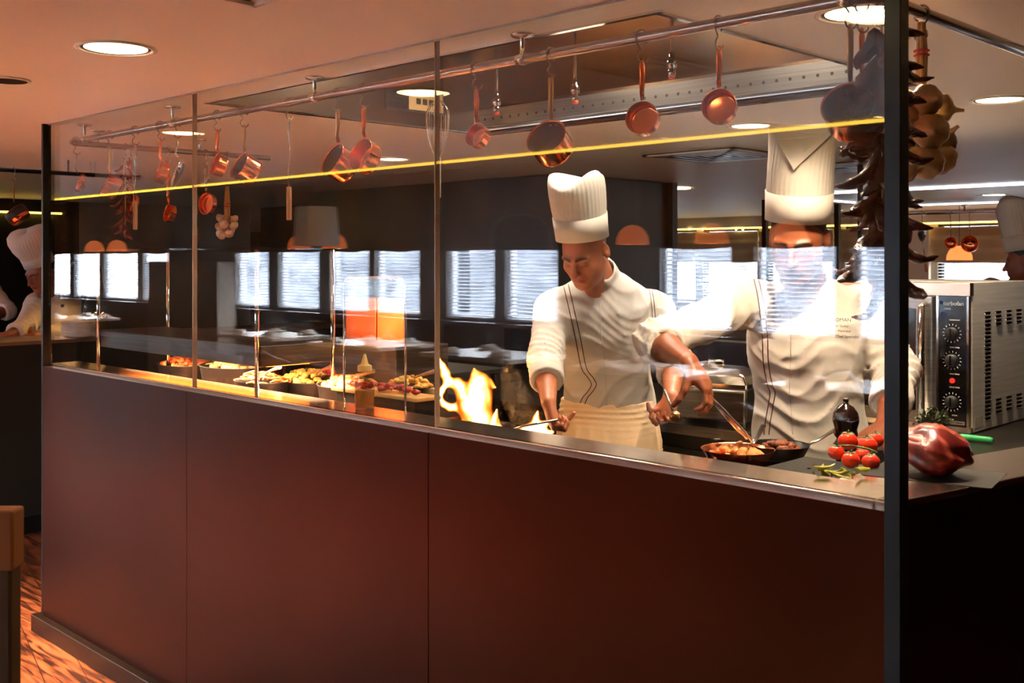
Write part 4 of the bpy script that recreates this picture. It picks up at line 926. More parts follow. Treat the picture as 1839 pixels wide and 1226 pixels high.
# ================================================================== DINING FURNITURE BEHIND THE CAMERA (seen mirrored)
M['table_top']=pmat('pale_table_top',(214,206,196),.35); M['chair_fab']=pmat('grey_chair_leather',(110,98,90),.45)
def table(x,y):
    t=thing('dining_table','x','dining table',(x,y,0)); MB().box(-.55,.55,-.35,.35,.715,.75).build('table_top','table_top',t,bevel=.004); MB().cyl((0,0,.02),(0,0,.715),.04).build('pedestal','black_metal',t); MB().lathe([(.0001,0),(.25,0),(.24,.015),(.03,.025),(.0001,.025)],28).build('foot','black_metal',t); return t
def armchair(x,y,rz):
    t=thing('tub_chair','x','chair',(x,y,0),rz)
    MB().box(-.24,.24,-.22,.24,.38,.47).build('seat','chair_fab',t,bevel=.02)
    o=MB(); n=15; vs=[];fs=[]
    for i in range(n):
        a=PI*1.05*i/(n-1)-PI*.025
        for rr_,zz in ((.27,.4),(.29,.72-.12*abs(math.cos(a))),(.26,.72-.12*abs(math.cos(a))),(.24,.4)): vs.append((rr_*math.cos(a),rr_*math.sin(a)+.0,zz))
    for i in range(n-1):
        for k in range(4): q=(k+1)%4; fs.append((i*4+k,i*4+4+k,i*4+4+q,i*4+q))
    fs.append((0,1,2,3)); fs.append(tuple((n-1)*4+k for k in (3,2,1,0))); o.add(vs,fs,True); o.build('backrest','chair_fab',t)
    for sx in (-.2,.2):
        for sy in (-.18,.2): MB().cyl((sx,sy,.385),(sx*1.1,sy*1.1,0),.014,.01,10).build('leg','black_metal',t)
    return t
T=None
tx=[-3.2,-4.9,-6.6,-8.3,-10.0,-14.9]
def setname(k): return '%s mirrored table from the right'%ORD[k]
T0=table(tx[0],-2.75); C0=armchair(tx[0]-.3,-2.0,-PI); 
PL=thing('dinner_plate','x','plate',(0,0,0)); plate(.12).build('plate_body','porcelain',PL)
NP=thing('folded_napkin','x','napkin',(0,0,0)); b=MB(); b.add([(-.09,-.06,0),(.09,-.06,0),(.1,.06,0),(-.08,.06,0),(-.05,-.03,.03),(.06,-.02,.045),(.05,.03,.035),(-.04,.03,.03)],[(0,3,2,1),(4,5,6,7),(0,1,5,4),(1,2,6,5),(2,3,7,6),(3,0,4,7)],True); b.build('linen_fold','linen',NP)
WG=thing('wine_glass','x','glass',(0,0,0)); MB().lathe([(.033,0),(.03,.002),(.004,.006),(.003,.07),(.02,.09),(.035,.12),(.03,.165),(.0285,.165),(.033,.12),(.018,.092),(.0001,.088)],24).build('bowl_and_stem','glass_small',WG)
used=set()
def place(src,loc,rz,label,group):
    if src.name not in used: used.add(src.name); src.location=loc; src.rotation_euler=(0,0,rz); src['label']=label; src['group']=group; return src
    return dup(src,loc,rz,label,group)
for k,x in enumerate(tx):
    place(T0,(x,-2.75,0),0,'pale dining table, '+setname(k),'mirrored dining tables')
    for s,nm in ((-.3,'left'),(.3,'right')):
        place(C0,(x+s*.95,-2.02,0),0,nm+' grey tub chair on the glass side of the '+setname(k),'mirrored tub chairs')
        for yy,side in ((-2.52,'glass'),(-2.98,'window')):
            place(PL,(x+s,yy,.7502),0,'white plate, %s %s side of %s'%(nm,side,setname(k)),'mirrored dinner plates')
            place(NP,(x+s,yy,.7555+.008),random.uniform(-.5,.5),'folded napkin, %s %s side of %s'%(nm,side,setname(k)),'mirrored napkins')
            place(WG,(x+s+.15,yy+(.1 if side=='window' else -.1),.7502),0,'clear wine glass, %s %s side of %s'%(nm,side,setname(k)),'mirrored wine glasses')
# ================================================================== PEOPLE : smooth blended surfaces
class Field:
    def __init__(s, lo, hi, res):
        s.lo=np.array(lo,float); s.res=res; s.n=np.maximum(4,np.ceil((np.array(hi)-s.lo)/res).astype(int)+1)
        s.ax=[(s.lo[i]+np.arange(s.n[i])*res).astype(np.float32) for i in range(3)]
        s.d=np.full(tuple(s.n),9.,np.float32)
    def sub(s, c, r):
        i0=[int(max(0,math.floor((c[i]-r[i]-s.lo[i])/s.res))) for i in range(3)]; i1=[int(min(s.n[i],math.ceil((c[i]+r[i]-s.lo[i])/s.res)+2)) for i in range(3)]
        if any(i1[i]-i0[i]<1 for i in range(3)): return None
        sl=tuple(slice(i0[i],i1[i]) for i in range(3))
        return sl, s.ax[0][sl[0]][:,None,None], s.ax[1][sl[1]][None,:,None], s.ax[2][sl[2]][None,None,:]
    def comb(s, sl, v, k, op):
        a=s.d[sl]
        if op=='u':
            r=np.minimum(a,v)
            if k>0: h=np.maximum(k-np.abs(a-v),0)/k; r=r-h*h*k*.25
        else:
            v=-v; r=np.maximum(a,v)
            if k>0: h=np.maximum(k-np.abs(a-v),0)/k; r=r+h*h*k*.25
        s.d[sl]=r
    def cap(s, a, b, r1, r2=None, k=.01, op='u'):
        r2=r1 if r2 is None else r2; a=Vector(a); b=Vector(b); m=max(r1,r2)+k*1.5+4*s.res
        c=(a+b)/2; e=[abs(a[i]-b[i])/2+m for i in range(3)]; q=s.sub(c,e)
        if q is None: return
        sl,X,Y,Z=q; d=b-a; L2=max(d.length_squared,1e-9)
        t=np.clip(((X-a.x)*d.x+(Y-a.y)*d.y+(Z-a.z)*d.z)/L2,0,1)
        v=np.sqrt((X-a.x-t*d.x)**2+(Y-a.y-t*d.y)**2+(Z-a.z-t*d.z)**2)-(r1+(r2-r1)*t)
        s.comb(sl,v,k,op)
    def ell(s, c, r, R=None, k=.01, op='u'):
        c=Vector(c); m=max(r)+k*1.5+4*s.res; q=s.sub(c,[m]*3)
        if q is None: return
        sl,X,Y,Z=q; X=X-c.x; Y=Y-c.y; Z=Z-c.z
        if R is None: x,y,z=X,Y,Z
        else:
            x=R[0][0]*X+R[1][0]*Y+R[2][0]*Z; y=R[0][1]*X+R[1][1]*Y+R[2][1]*Z; z=R[0][2]*X+R[1][2]*Y+R[2][2]*Z
        k0=np.sqrt((x/r[0])**2+(y/r[1])**2+(z/r[2])**2); k1=np.sqrt((x/r[0]**2)**2+(y/r[1]**2)**2+(z/r[2]**2)**2)+1e-9
        s.comb(sl,k0*(k0-1)/k1,k,op)
    def loft(s, o, R, st, k=.02, op='u', p=2.4):
        # st: list of (z, cx, cy, rx, ry) in the frame R (columns x,y,z) at o
        zs=[q[0] for q in st]; m=max(max(q[3],q[4])+max(abs(q[1]),abs(q[2])) for q in st)+k+4*s.res
        pts=[Vector(o)+R@Vector((0,0,z)) for z in (zs[0],zs[-1])]; c=(pts[0]+pts[1])/2; e=[abs(pts[0][i]-pts[1][i])/2+m for i in range(3)]
        q=s.sub(c,e)
        if q is None: return
        sl,X,Y,Z=q; X=X-o[0]; Y=Y-o[1]; Z=Z-o[2]
        x=R[0][0]*X+R[1][0]*Y+R[2][0]*Z; y=R[0][1]*X+R[1][1]*Y+R[2][1]*Z; z=R[0][2]*X+R[1][2]*Y+R[2][2]*Z
        zc=np.clip(z,zs[0],zs[-1]); g=lambda i: np.interp(zc,zs,[q[i] for q in st]).astype(np.float32)
        cx,cy,rx,ry=g(1),g(2),g(3),g(4)
        rad=(np.abs((x-cx)/rx)**p+np.abs((y-cy)/ry)**p+1e-9)**(1/p)
        dd=(rad-1)*np.minimum(rx,ry); dz=np.abs(z-zc)
        v=np.where(dz>0,np.sqrt(np.maximum(dd+.0,0)**2+dz**2)+np.minimum(dd,0)*0,dd)
        v=np.maximum(v, np.maximum(z-zs[-1],zs[0]-z))
        s.comb(sl,v.astype(np.float32),k,op)
    def plane_cut(s, c, n, r):
        c=Vector(c); n=Vector(n).normalized(); q=s.sub(c,[r]*3)
        if q is None: return
        sl,X,Y,Z=q; h=(X-c.x)*n.x+(Y-c.y)*n.y+(Z-c.z)*n.z; w=np.sqrt((X-c.x)**2+(Y-c.y)**2+(Z-c.z)**2)<r
        s.d[sl]=np.where(w,np.maximum(s.d[sl],h),s.d[sl])
    def warp(s, fn):
        near=np.abs(s.d)<.03; I=np.nonzero(near)
        X=s.ax[0][I[0]]; Y=s.ax[1][I[1]]; Z=s.ax[2][I[2]]
        s.d[I]+=fn(X,Y,Z).astype(np.float32)
    def mesh(s):
        d=s.d; n=s.n; neg=d<0
        c=np.zeros((n[0]-1,n[1]-1,n[2]-1),np.int8)
        for i in (0,1):
            for j in (0,1):
                for k in (0,1): c+=neg[i:n[0]-1+i,j:n[1]-1+j,k:n[2]-1+k]
        act=(c>0)&(c<8); I=np.argwhere(act); N=len(I); idx=np.full(act.shape,-1,np.int64); idx[act]=np.arange(N)
        acc=np.zeros((N,3)); cnt=np.zeros(N)
        for ax in range(3):
            o1,o2=[q for q in range(3) if q!=ax]
            for a in (0,1):
                for b in (0,1):
                    A=I.copy(); A[:,o1]+=a; A[:,o2]+=b; B=A.copy(); B[:,ax]+=1
                    va=d[A[:,0],A[:,1],A[:,2]]; vb=d[B[:,0],B[:,1],B[:,2]]; m=(va<0)!=(vb<0)
                    t=np.where(m,va/(va-vb+1e-12),0)
                    pt=A.astype(float); pt[:,ax]+=t; acc[m]+=pt[m]; cnt[m]+=1
        V=acc/cnt[:,None]*s.res+s.lo
        F=[]
        for ax in range(3):
            o1,o2=[(1,2),(2,0),(0,1)][ax]
            sl0=[slice(None)]*3; sl1=[slice(None)]*3; sl0[ax]=slice(0,n[ax]-1); sl1[ax]=slice(1,n[ax])
            m=neg[tuple(sl0)]!=neg[tuple(sl1)]; E=np.argwhere(m)
            E=E[(E[:,o1]>0)&(E[:,o2]>0)&(E[:,o1]<n[o1]-1)&(E[:,o2]<n[o2]-1)]
            fl=neg[E[:,0],E[:,1],E[:,2]]
            def cell(a,b):
                q=E.copy(); q[:,o1]-=a; q[:,o2]-=b; return idx[q[:,0],q[:,1],q[:,2]]
            q=np.stack([cell(1,1),cell(0,1),cell(0,0),cell(1,0)],1); q[~fl]=q[~fl][:,::-1]; F.append(q)
        F=np.concatenate(F); F=F[(F>=0).all(1)]
        return V,F
def field_obj(name, F, mat, parent, smooth=1, colfn=None, org=(0,0,0)):
    V,Q=F.mesh()
    if smooth:
        for it in range(smooth):
            acc=np.zeros_like(V); cnt=np.zeros(len(V))
            for a,b in ((0,1),(1,2),(2,3),(3,0)):
                np.add.at(acc,Q[:,a],V[Q[:,b]]); np.add.at(acc,Q[:,b],V[Q[:,a]]); np.add.at(cnt,Q[:,a],1); np.add.at(cnt,Q[:,b],1)
            V=V*.5+.5*acc/np.maximum(cnt,1)[:,None]
    me=bpy.data.meshes.new(name); me.vertices.add(len(V)); me.vertices.foreach_set('co',(V-np.array(org)).astype(np.float32).ravel())
    me.loops.add(len(Q)*4); me.loops.foreach_set('vertex_index',Q.astype(np.int32).ravel()); me.polygons.add(len(Q)); me.polygons.foreach_set('loop_start',(np.arange(len(Q))*4).astype(np.int32)); me.polygons.foreach_set('loop_total',np.full(len(Q),4,np.int32))
    me.update(calc_edges=True); me.validate(); me.polygons.foreach_set('use_smooth',[True]*len(me.polygons)); me.materials.append(mat)
    if colfn is not None:
        at=me.color_attributes.new('skin_tone','FLOAT_COLOR','POINT'); c=colfn(V); at.data.foreach_set('color',np.concatenate([c,np.ones((len(c),1))],1).astype(np.float32).ravel())
    o=bpy.data.objects.new(name,me); COL.objects.link(o)
    if parent: o.parent=parent
    return o,V,Q
def skinmat(name):
    m,nt,b,N,L=nmat(name); a=N.new('ShaderNodeVertexColor'); a.layer_name='skin_tone'; L.new(a.outputs['Color'],b.inputs['Base Color'])
    b.inputs['Roughness'].default_value=.42; b.inputs['Subsurface Weight'].default_value=.12; b.inputs['Subsurface Radius'].default_value=(.012,.004,.002); b.inputs['Subsurface Scale'].default_value=1.0
    n=N.new('ShaderNodeTexNoise'); n.inputs['Scale'].default_value=220; bm=N.new('ShaderNodeBump'); bm.inputs['Strength'].default_value=.12; bm.inputs['Distance'].default_value=.002; L.new(n.outputs['Fac'],bm.inputs['Height']); L.new(bm.outputs[0],b.inputs['Normal']); return m
M['skin']=skinmat('skin')
def Rframe(F,up=(0,0,1),roll=0):
    Y=-Vector(F).normalized(); Z=Vector(up); Z=(Z-Y*Z.dot(Y)).normalized(); X=Y.cross(Z)
    R=Matrix((X,Y,Z)).transposed()
    return R@Matrix.Rotation(roll,3,'Y')
def add_head(F,c,R,wide=1.0,ears=True):
    g=lambda x,y,z: c+R@Vector((x*wide,y,z))
    F.ell(g(0,.018,.035),(.074*wide,.094,.088),R,k=.0)
    F.ell(g(0,-.03,-.02),(.066*wide,.062,.085),R,k=.03)
    F.ell(g(0,-.036,-.06),(.050*wide,.050,.052),R,k=.03)
    F.ell(g(0,-.074,-.098),(.020,.018,.017),R,k=.022)
    for s in (-1,1):
        F.cap(g(.05*s,.002,-.05),g(.022*s,-.062,-.094),.017,.015,k=.022)
        F.ell(g(.041*s,-.062,-.024),(.02,.016,.016),R,k=.02)
        F.cap(g(.012*s,-.089,.020),g(.046*s,-.074,.022),.009,.008,k=.012)
        F.ell(g(.031*s,-.100,.0),(.018,.018,.0125),R,k=.010,op='s')
        F.ell(g(.031*s,-.0765,.0),(.0145,.0135,.0125),R,k=.003)
        F.cap(g(.018*s,-.0885,-.0035),g(.043*s,-.0835,-.004),.0028,.0022,k=.004)
    F.cap(g(0,-.088,.014),g(0,-.113,-.026),.0075,.010,k=.009)
    F.ell(g(0,-.116,-.031),(.011,.011,.0095),R,k=.006)
    for s in (-1,1): F.ell(g(.0115*s,-.100,-.033),(.0065,.009,.0065),R,k=.006)
    for s in (-1,1): F.ell(g(.0055*s,-.108,-.0405),(.003,.004,.003),R,k=.002,op='s')
    F.ell(g(0,-.088,-.056),(.026,.012,.018),R,k=.014)
    F.cap(g(-.018,-.090,-.0585),g(.018,-.090,-.0585),.0045,.0045,k=.004); F.cap(g(-.006,-.0965,-.0565),g(.006,-.0965,-.0565),.0045,.0045,k=.006)
    F.cap(g(-.012,-.092,-.0675),g(.012,-.092,-.0675),.0062,.0062,k=.005)
    F.cap(g(-.022,-.0975,-.0622),g(.022,-.0975,-.0622),.0014,.0014,k=.002,op='s')
    F.ell(g(0,-.094,-.079),(.014,.008,.005),R,k=.006,op='s')
    if ears:
        for s in (-1,1):
            Re=R@Matrix.Rotation(-.35*s,3,'Z')@Matrix.Rotation(.2,3,'X')
            F.ell(g(.077*s,.014,-.002),(.0085,.0185,.031),Re,k=.006)
            F.ell(g(.079*s,.014,-.022),(.007,.011,.014),Re,k=.006)
            F.ell(g(.086*s,.010,.003),(.006,.010,.018),Re,k=.004,op='s')
def head_color(V,c,R,base,lips,brow,hairline,beard=0,wide=1.0):
    c=np.array(c); Rn=np.array(R); q=(V-c)@Rn; x,y,z=q[:,0]/wide,q[:,1],q[:,2]
    col=np.tile(np.array(base),(len(V),1)); near=(np.abs(q)<.16).all(1)
    def mix(w,cc): 
        w=np.clip(w,0,1)[:,None]*near[:,None]; return col*(1-w)+np.array(cc)*w
    fr=y<-.03
    col=mix(np.clip(1.3-np.hypot((np.abs(x)-.032)/.020,(z-.002)/.015),0,1)*.22*fr,[v*.7 for v in base])          # shade painted into the lids and eye sockets
    col=mix(np.clip(1.4-np.hypot(x/.034,(z+.03)/.02),0,1)*.25*fr,[base[0]*1.05,base[1]*.72,base[2]*.65])
    if beard: col=mix(np.clip(1.5-np.hypot(x/.06,(z+.08)/.045),0,1)*beard*(y<.02),[v*.45 for v in base])
    if hairline: col=mix(np.clip((z-.035)/.02,0,1)*hairline*(np.abs(x)>.0)*((y>-.05)|(z>.08))+np.clip((y-.02)/.03,0,1)*np.clip((z+.06)/.03,0,1)*hairline,[v*.3 for v in base])
    lw=np.clip(1.35-np.hypot(x/.021,(z+.0625)/.0095),0,1)*3; col=mix(lw*(y<-.07),lips)
    ax=np.abs(x); bz=.0205+.004*np.sin(np.clip((ax-.010)/.044,0,1)*PI)-.0*ax
    bw=np.clip(1.6-np.abs(z-bz)/(.0058-.0026*np.clip((ax-.012)/.04,0,1)),0,1)*np.clip((ax-.006)/.005,0,1)*np.clip((.053-ax)/.006,0,1); col=mix(bw*(y<-.04)*.95,brow)
    ew=np.clip(1.7-np.abs(z+.0058+.10*(ax-.031)**2/.012*.3)/.0016,0,1)*np.clip(1.3-np.abs(ax-.031)/.015,0,1); col=mix(ew*(y<-.06)*.9,brow)
    return col
def add_hand(F,w,side,f,pn,curls,sc=1.0,spread=.0,thumb=(.6,.7,.35),tb=.5):
    f=Vector(f).normalized(); pn=Vector(pn); pn=(pn-f*pn.dot(f)).normalized(); sd=f.cross(pn)*(-1 if side=='R' else 1)
    S=sc; kn=[]
    for i,(o,l) in enumerate(((.031,.088),(.0105,.094),(-.0105,.090),(-.030,.081))):
        a=w+sd*o*.55*S; b=w+f*l*S+sd*o*S; F.cap(a,b,.0155*S,.0125*S,k=.014*S); kn.append(b)
    F.ell(w+f*.05*S-pn*.002,(.036*S,.02*S,.045*S),Matrix((sd,pn,f)).transposed(),k=.012)
    F.cap(w,w+sd*.03*S+f*.045*S+pn*.012*S,.018*S,.016*S,k=.014)
    for i,L in enumerate((.074,.083,.077,.060)):
        d=(f+sd*spread*(1.5-i)).normalized(); p=kn[i]; r=.0092*S
        ax=d.cross(pn); cu=curls[i] if hasattr(curls[0],'__len__') else curls
        for j,(fr,an) in enumerate(zip((.46,.3,.24),cu)):
            d=Matrix.Rotation(an,3,ax)@d; q=p+d*L*fr*S; F.cap(p,q,r,r*.9,k=.003); F.ell(p,(r*1.06,)*3,k=.003); r*=.9; p=q
    p=w+sd*.032*S+f*.034*S+pn*.01*S; d=(f*thumb[0]+sd*thumb[1]+pn*thumb[2]).normalized(); ax=d.cross((pn-sd*.3).normalized())
    for L,r,an in ((.042,.0125,0),(.032,.0108,tb),(.026,.0095,tb*.8)):
        d=Matrix.Rotation(an,3,ax)@d; q=p+d*L*S; F.cap(p,q,r*S,r*.88*S,k=.005); p=q
def folds(seed,amp,el=(),sc=1.0,vert=False,waist=None):
    rnd=random.Random(seed); W=[(Vector((rnd.gauss(0,1),rnd.gauss(0,1),rnd.gauss(0,.5))).normalized()*rnd.uniform(9,26)*sc,rnd.uniform(0,6)) for _ in range(6)]
    def fn(X,Y,Z):
        o=0*X
        wx=X+.02*np.sin(14*Z+seed)+.015*np.sin(23*Y); wz=Z+.03*np.sin(9*X+seed)+.02*np.sin(13*Y)
        for v,p in W: s_=np.sin(v.x*wx+v.y*Y+v.z*wz+p); o=o+(1-np.abs(s_))**3/3.2
        o=-(o-.28)*amp
        for (c,d,a,w,per) in el:
            r=np.sqrt((X-c.x)**2+(Y-c.y)**2+(Z-c.z)**2); h=(X-c.x)*d.x+(Y-c.y)*d.y+(Z-c.z)*d.z
            o=o-a*np.exp(-(r/w)**2)*(1-np.abs(np.sin(PI*h/per+2.2*np.sin(18*X+5*Z)+1.5*np.sin(15*Y))))**2
        return o
    return fn
def hat(name,parent,c,R,kind,h,r0,org,tilt=0,roll=0):
    """pleated chef hat: band and crown, built in the head frame"""
    n=144; R2=R@Matrix.Rotation(roll,3,'Y')@Matrix.Rotation(tilt,3,'X'); base=c+R@Vector((0,.012,.052))-Vector(org)
    def P3(x,y,z): return base+R2@Vector((x,y,z))
    vs=[];fs=[]; rings=[]
    def ring(fn):
        o=len(vs)
        for i in range(n): vs.append(P3(*fn(2*PI*i/n)))
        rings.append(o)
    ry=1.1
    def dz(a): return .006*math.cos(a*1.0+PI/2)   # brim a touch lower at the back
    bh=.085 if kind!='puff' else .07
    band=MB()
    prof=[(r0-.002,0),(r0,0),(r0*1.01,bh*.5),(r0*1.03,bh),(r0*1.03-.002,bh),(r0-.003,bh*.5),(r0-.002,.0)]
    vv=[];ff=[]
    for (r,z) in prof[:-1]:
        for i in range(n): a=2*PI*i/n; vv.append(P3(r*math.cos(a),r*ry*math.sin(a),z+dz(a)*(1-z/bh)))
    m=len(prof)-1
    for j in range(m):
        for i in range(n): k=(i+1)%n; ff.append((j*n+i,j*n+k,((j+1)%m)*n+k,((j+1)%m)*n+i))
    band.add(vv,ff,True); bo=band.build('hat_band','hat_paper',parent)
    pl=lambda a: (.0028*(1-abs(math.sin(a*20)))**1.5)
    if kind=='puff':
        S=[(bh*.6,.975),(bh*.9,1.0),(bh*1.3,1.12),(h*.55,1.30),(h*.78,1.42),(h*.92,1.36),(h,1.12),(h*1.03,.7),(h*1.02,.3),(h*1.015,.02)]
        for z,f in S:
            ring(lambda a,z=z,f=f:((r0*f-pl(a)*f*(1 if f>.5 else .2))*math.cos(a)+.018*(z/h)**2,(r0*f*ry-pl(a))*math.sin(a),z+.012*(z/h)*math.sin(a*2+.6)))
    elif kind=='fold':
        for z,f in ((bh*.6,.985),(bh,1.0),(h*.55,1.04),(h*.8,1.07),(h*.93,1.06),(h*.985,1.02)):
            ring(lambda a,z=z,f=f:((r0*f-pl(a)*min(1,(1-z/h)*6+.2))*math.cos(a),(r0*f*ry-pl(a))*math.sin(a),z*(1-.035*(z/h)**4*math.cos(a))+.018*(z/h)**6*math.cos(2*a)))
        for f,dzz in ((.9,.004),(.72,-.012),(.5,-.02),(.25,-.018),(.02,-.016)):
            ring(lambda a,f=f,dzz=dzz:(r0*f*math.cos(a),r0*f*ry*math.sin(a),h+dzz+.018*f*math.cos(2*a)+.012*f*math.cos(a+.8)-.008*math.sin(3*a)*f))
    else:
        for z,f,g in ((bh*.6,.985,.985),(bh,1.0,1.0),(h*.45,1.0,.98),(h*.56,1.0,.92),(h*.68,1.0,.70),(h*.8,1.01,.47),(h*.9,1.02,.25),(h*.965,1.04,.1),(h,1.05,.03)):
            ring(lambda a,z=z,f=f,g=g:((r0*f-pl(a)*g)*math.cos(a),(r0*g*ry-pl(a)*g)*math.sin(a),z+.008*(z/h)**4*math.cos(a)))
    for j in range(len(rings)-1):
        for i in range(n): k=(i+1)%n; fs.append((rings[j]+i,rings[j]+k,rings[j+1]+k,rings[j+1]+i))
    fs.append(tuple(rings[-1]+i for i in range(n)))
    m=MB(); m.add(vs,fs,[True]*(len(fs)-1)+[False]); co_=m.build('hat_crown','hat_paper',parent)
    if kind=='peak':
        m=MB(); e=.002
        a=[(-r0*1.0,-.018,h*1.0),(r0*1.07,-.018,h*.985),(r0*.0,-r0*1.14,h*.58)]
        m.add([P3(*q) for q in a]+[P3(q[0],q[1]-.004,q[2]+.002) for q in a]+[P3(-.02,-r0*.50,h*.87),P3(.035,-r0*.42,h*.87)],[(3,6,5),(3,4,7,6),(4,5,7),(5,6,7),(0,2,1),(0,1,4,3),(1,2,5,4),(2,0,3,5)],False)
        m.build('hat_flap','hat_paper',co_)
    return bo
def person(name,label,org,J,o):
    """J: joints in world space; o: options"""
    t=thing(name,label,'person',org); O=Vector(org)
    res=o.get('res',.0045)
    pel,che,nk,hc=J['pelvis'],J['chest'],J['neck'],J['head']; Fb=Vector(o['face_body']); up=(nk-pel).normalized()
    Rb=Rframe(Fb,up); Rh=Rframe(o['look'],(0,0,1),o.get('roll',0)); wide=o.get('wide',1)
    B=o.get('build',1.0); H=(nk-pel).length; Rz=Rb.copy()
    # make z axis run along the spine
    Z=up; Y=-(Fb-Z*Fb.dot(Z)).normalized(); X=Y.cross(Z); Rz=Matrix((X,Y,Z)).transposed()
    pts=list(J.values()); lo=[min(p[i] for p in pts)-.16 for i in range(3)]; hi=[max(p[i] for p in pts)+.16 for i in range(3)]
    lo[2]=pel.z-.06
    F=Field(lo,hi,res)
    F.loft(pel,Rz,[(-.05,0,0,.15*B,.10*B),(0,0,0,.155*B,.10*B),(H*.35,0,.0,.13*B,.09*B),(H*.7,0,.0,.135*B,.088*B),(H*.86,0,.01,.115*B,.07*B),(H*.97,0,.01,.06,.05)],k=0)
    F.cap(nk+Rz@Vector((0,.012,-.05)),hc+Rh@Vector((0,.035,-.05)),.062*B,.054,k=.02)
    F.cap(nk+Rz@Vector((0,-.02,-.06)),hc+Rh@Vector((0,-.01,-.07)),.05*B,.04,k=.03)
    add_head(F,hc,Rh,wide)
    for s in ('R','L'):
        if s+'s' in J:
            F.cap(J[s+'s'],J[s+'e'],.045*B,.04*B,k=.03); F.cap(J[s+'e'],J[s+'e'].lerp(J[s+'w'],.35),.04*B,.041*B,k=.02); F.cap(J[s+'e'].lerp(J[s+'w'],.35),J[s+'w'],.041*B,.0255,k=.012)
            if s+'h' in o: add_hand(F,J[s+'w'],s,*o[s+'h'])
    base=np.array(lin(o['skin'])); lips=lin(o['lips']); brow=lin((16,11,9))
    hand_pts=[J[s+'w'] for s in ('R','L') if s+'w' in J]
    def cf(V):
        c=head_color(V,hc,Rh,tuple(base),lips,brow,o.get('hairline',0),o.get('beard',0),wide)
        return c
    bo,_,_=field_obj('body',F,M['skin'],t,1,cf,O)
    # hair band below the hat
    if o.get('hair'):
        G=Field([hc[i]-.14 for i in range(3)],[hc[i]+.14 for i in range(3)],.005); g=lambda x,y,z: hc+Rh@Vector((x*wide,y,z))
        G.ell(g(0,.021,.037),(.0765*wide,.096,.09),Rh,k=0)
        G.ell(g(0,-.085,-.03),(.09,.095,.105),Rh,k=.004,op='s'); G.plane_cut(g(0,0,-.045),Rh@Vector((0,0,-1)),.3)
        for s in (-1,1): G.ell(g(.08*s,.0,-.02),(.03,.03,.036),Rh,k=.004,op='s')
        field_obj('hair',G,M['hair'],t,1,None,O)
    # jacket
    jr=o.get('jres',.0065); lo2=[min(p[i] for p in pts)-.2 for i in range(3)]; hi2=[max(p[i] for p in pts)+.2 for i in range(3)]; hem=o.get('hem',pel.z-.12); lo2[2]=hem-.03
    G=Field(lo2,hi2,jr); e=.022
    hz=(hem-pel.z)
    G.loft(pel,Rz,[(hz,0,0,.185*B,.135*B),(0,0,0,.175*B,.13*B),(H*.3,0,-.004,.155*B,.118*B),(H*.62,0,-.006,.175*B,.125*B),(H*.8,0,0,.168*B,.108*B),(H*.92,0,.01,.115*B,.08*B),(H*1.0,0,.012,.072,.070)],k=0)
    els=[]
    for s in ('R','L'):
        if s+'s' in J:
            S_,E_,W_=J[s+'s'],J[s+'e'],J[s+'w']; cf_=o.get(s+'cuff',.55); C_=E_.lerp(W_,cf_); D_=(W_-E_).normalized()
            G.cap(nk+Rz@Vector((.07*(-1 if s=='R' else 1)*B,.01,-.052)),S_,.048*B,.052*B,k=.05)
            G.cap(S_,E_,.060*B,.060*B,k=.05); G.cap(E_,C_+D_*.03,.060*B,.053*B,k=.02); 
            G.plane_cut(C_,D_,.1)
            els.append((E_,(C_-S_).normalized(),.016,.095,.032)); els.append((S_.lerp(E_,.3),(E_-S_+Vector((0,0,.15))).normalized(),.011,.11,.055)); els.append((E_.lerp(C_,.7),D_,.010,.065,.028)); els.append((S_.lerp(che,.45)+Rz@Vector((0,-.06,-.03)),((E_-S_).normalized()+Vector((0,0,.7))).normalized(),.010,.12,.06))
    # collar
    nb=nk+Rz@Vector((0,.006,-.012)); ct=nk.lerp(hc+Rh@Vector((0,.03,-.08)),.45)
    axn=(ct-nb).normalized(); G.cap(nb,nb+axn*.035,.076,.072,k=.008); G.plane_cut(nb+axn*.05,axn,.095)
    G.cap(nb-axn*.03,nb+axn*.12,.066,.068,k=.002,op='s')
    fr=nb+Rz@Vector((0,-.072,.022)); G.ell(fr+Rz@Vector((0,-.0,.018)),(.026,.06,.046),Rz,k=.004,op='s')
    for w_ in (.22,.55,.8): els.append((pel+Rz@Vector((0,-.1,H*w_)),(up+X*.25*(1 if w_>.5 else -1)).normalized(),.010*o.get('wr',1),.15,.08))
    G.warp(folds(o.get('seed',1),o.get('amp',.006),els))
    jo,V,Q=field_obj('jacket',G,M['white_cotton'],t,1,None,O)
    bvh=BVHTree.FromPolygons([tuple(v) for v in V],[tuple(q) for q in Q])
    # cuff turn-ups
    for s in ('R','L'):
        if s+'s' in J and o.get('cuffs',True):
            E_,W_=J[s+'e'],J[s+'w']; C_=E_.lerp(W_,o.get(s+'cuff',.55)); D_=(W_-E_).normalized()
            C2=Field([C_[i]-.12 for i in range(3)],[C_[i]+.12 for i in range(3)],jr); C2.cap(C_-D_*.075,C_+D_*.03,.062*B,.058*B,k=0); C2.plane_cut(C_+D_*.004,D_,.14); C2.plane_cut(C_-D_*.055,-D_,.14); C2.cap(C_-D_*.0,C_+D_*.05,.045*B,.045*B,k=.003,op='s')
            C2.warp(folds(5,.004,[(C_,D_,.005,.07,.03)]))
            field_obj('cuff',C2,M['white_cotton'],jo,1,None,O)
    # trousers and shoes
    hip=.085
    T_=MB()
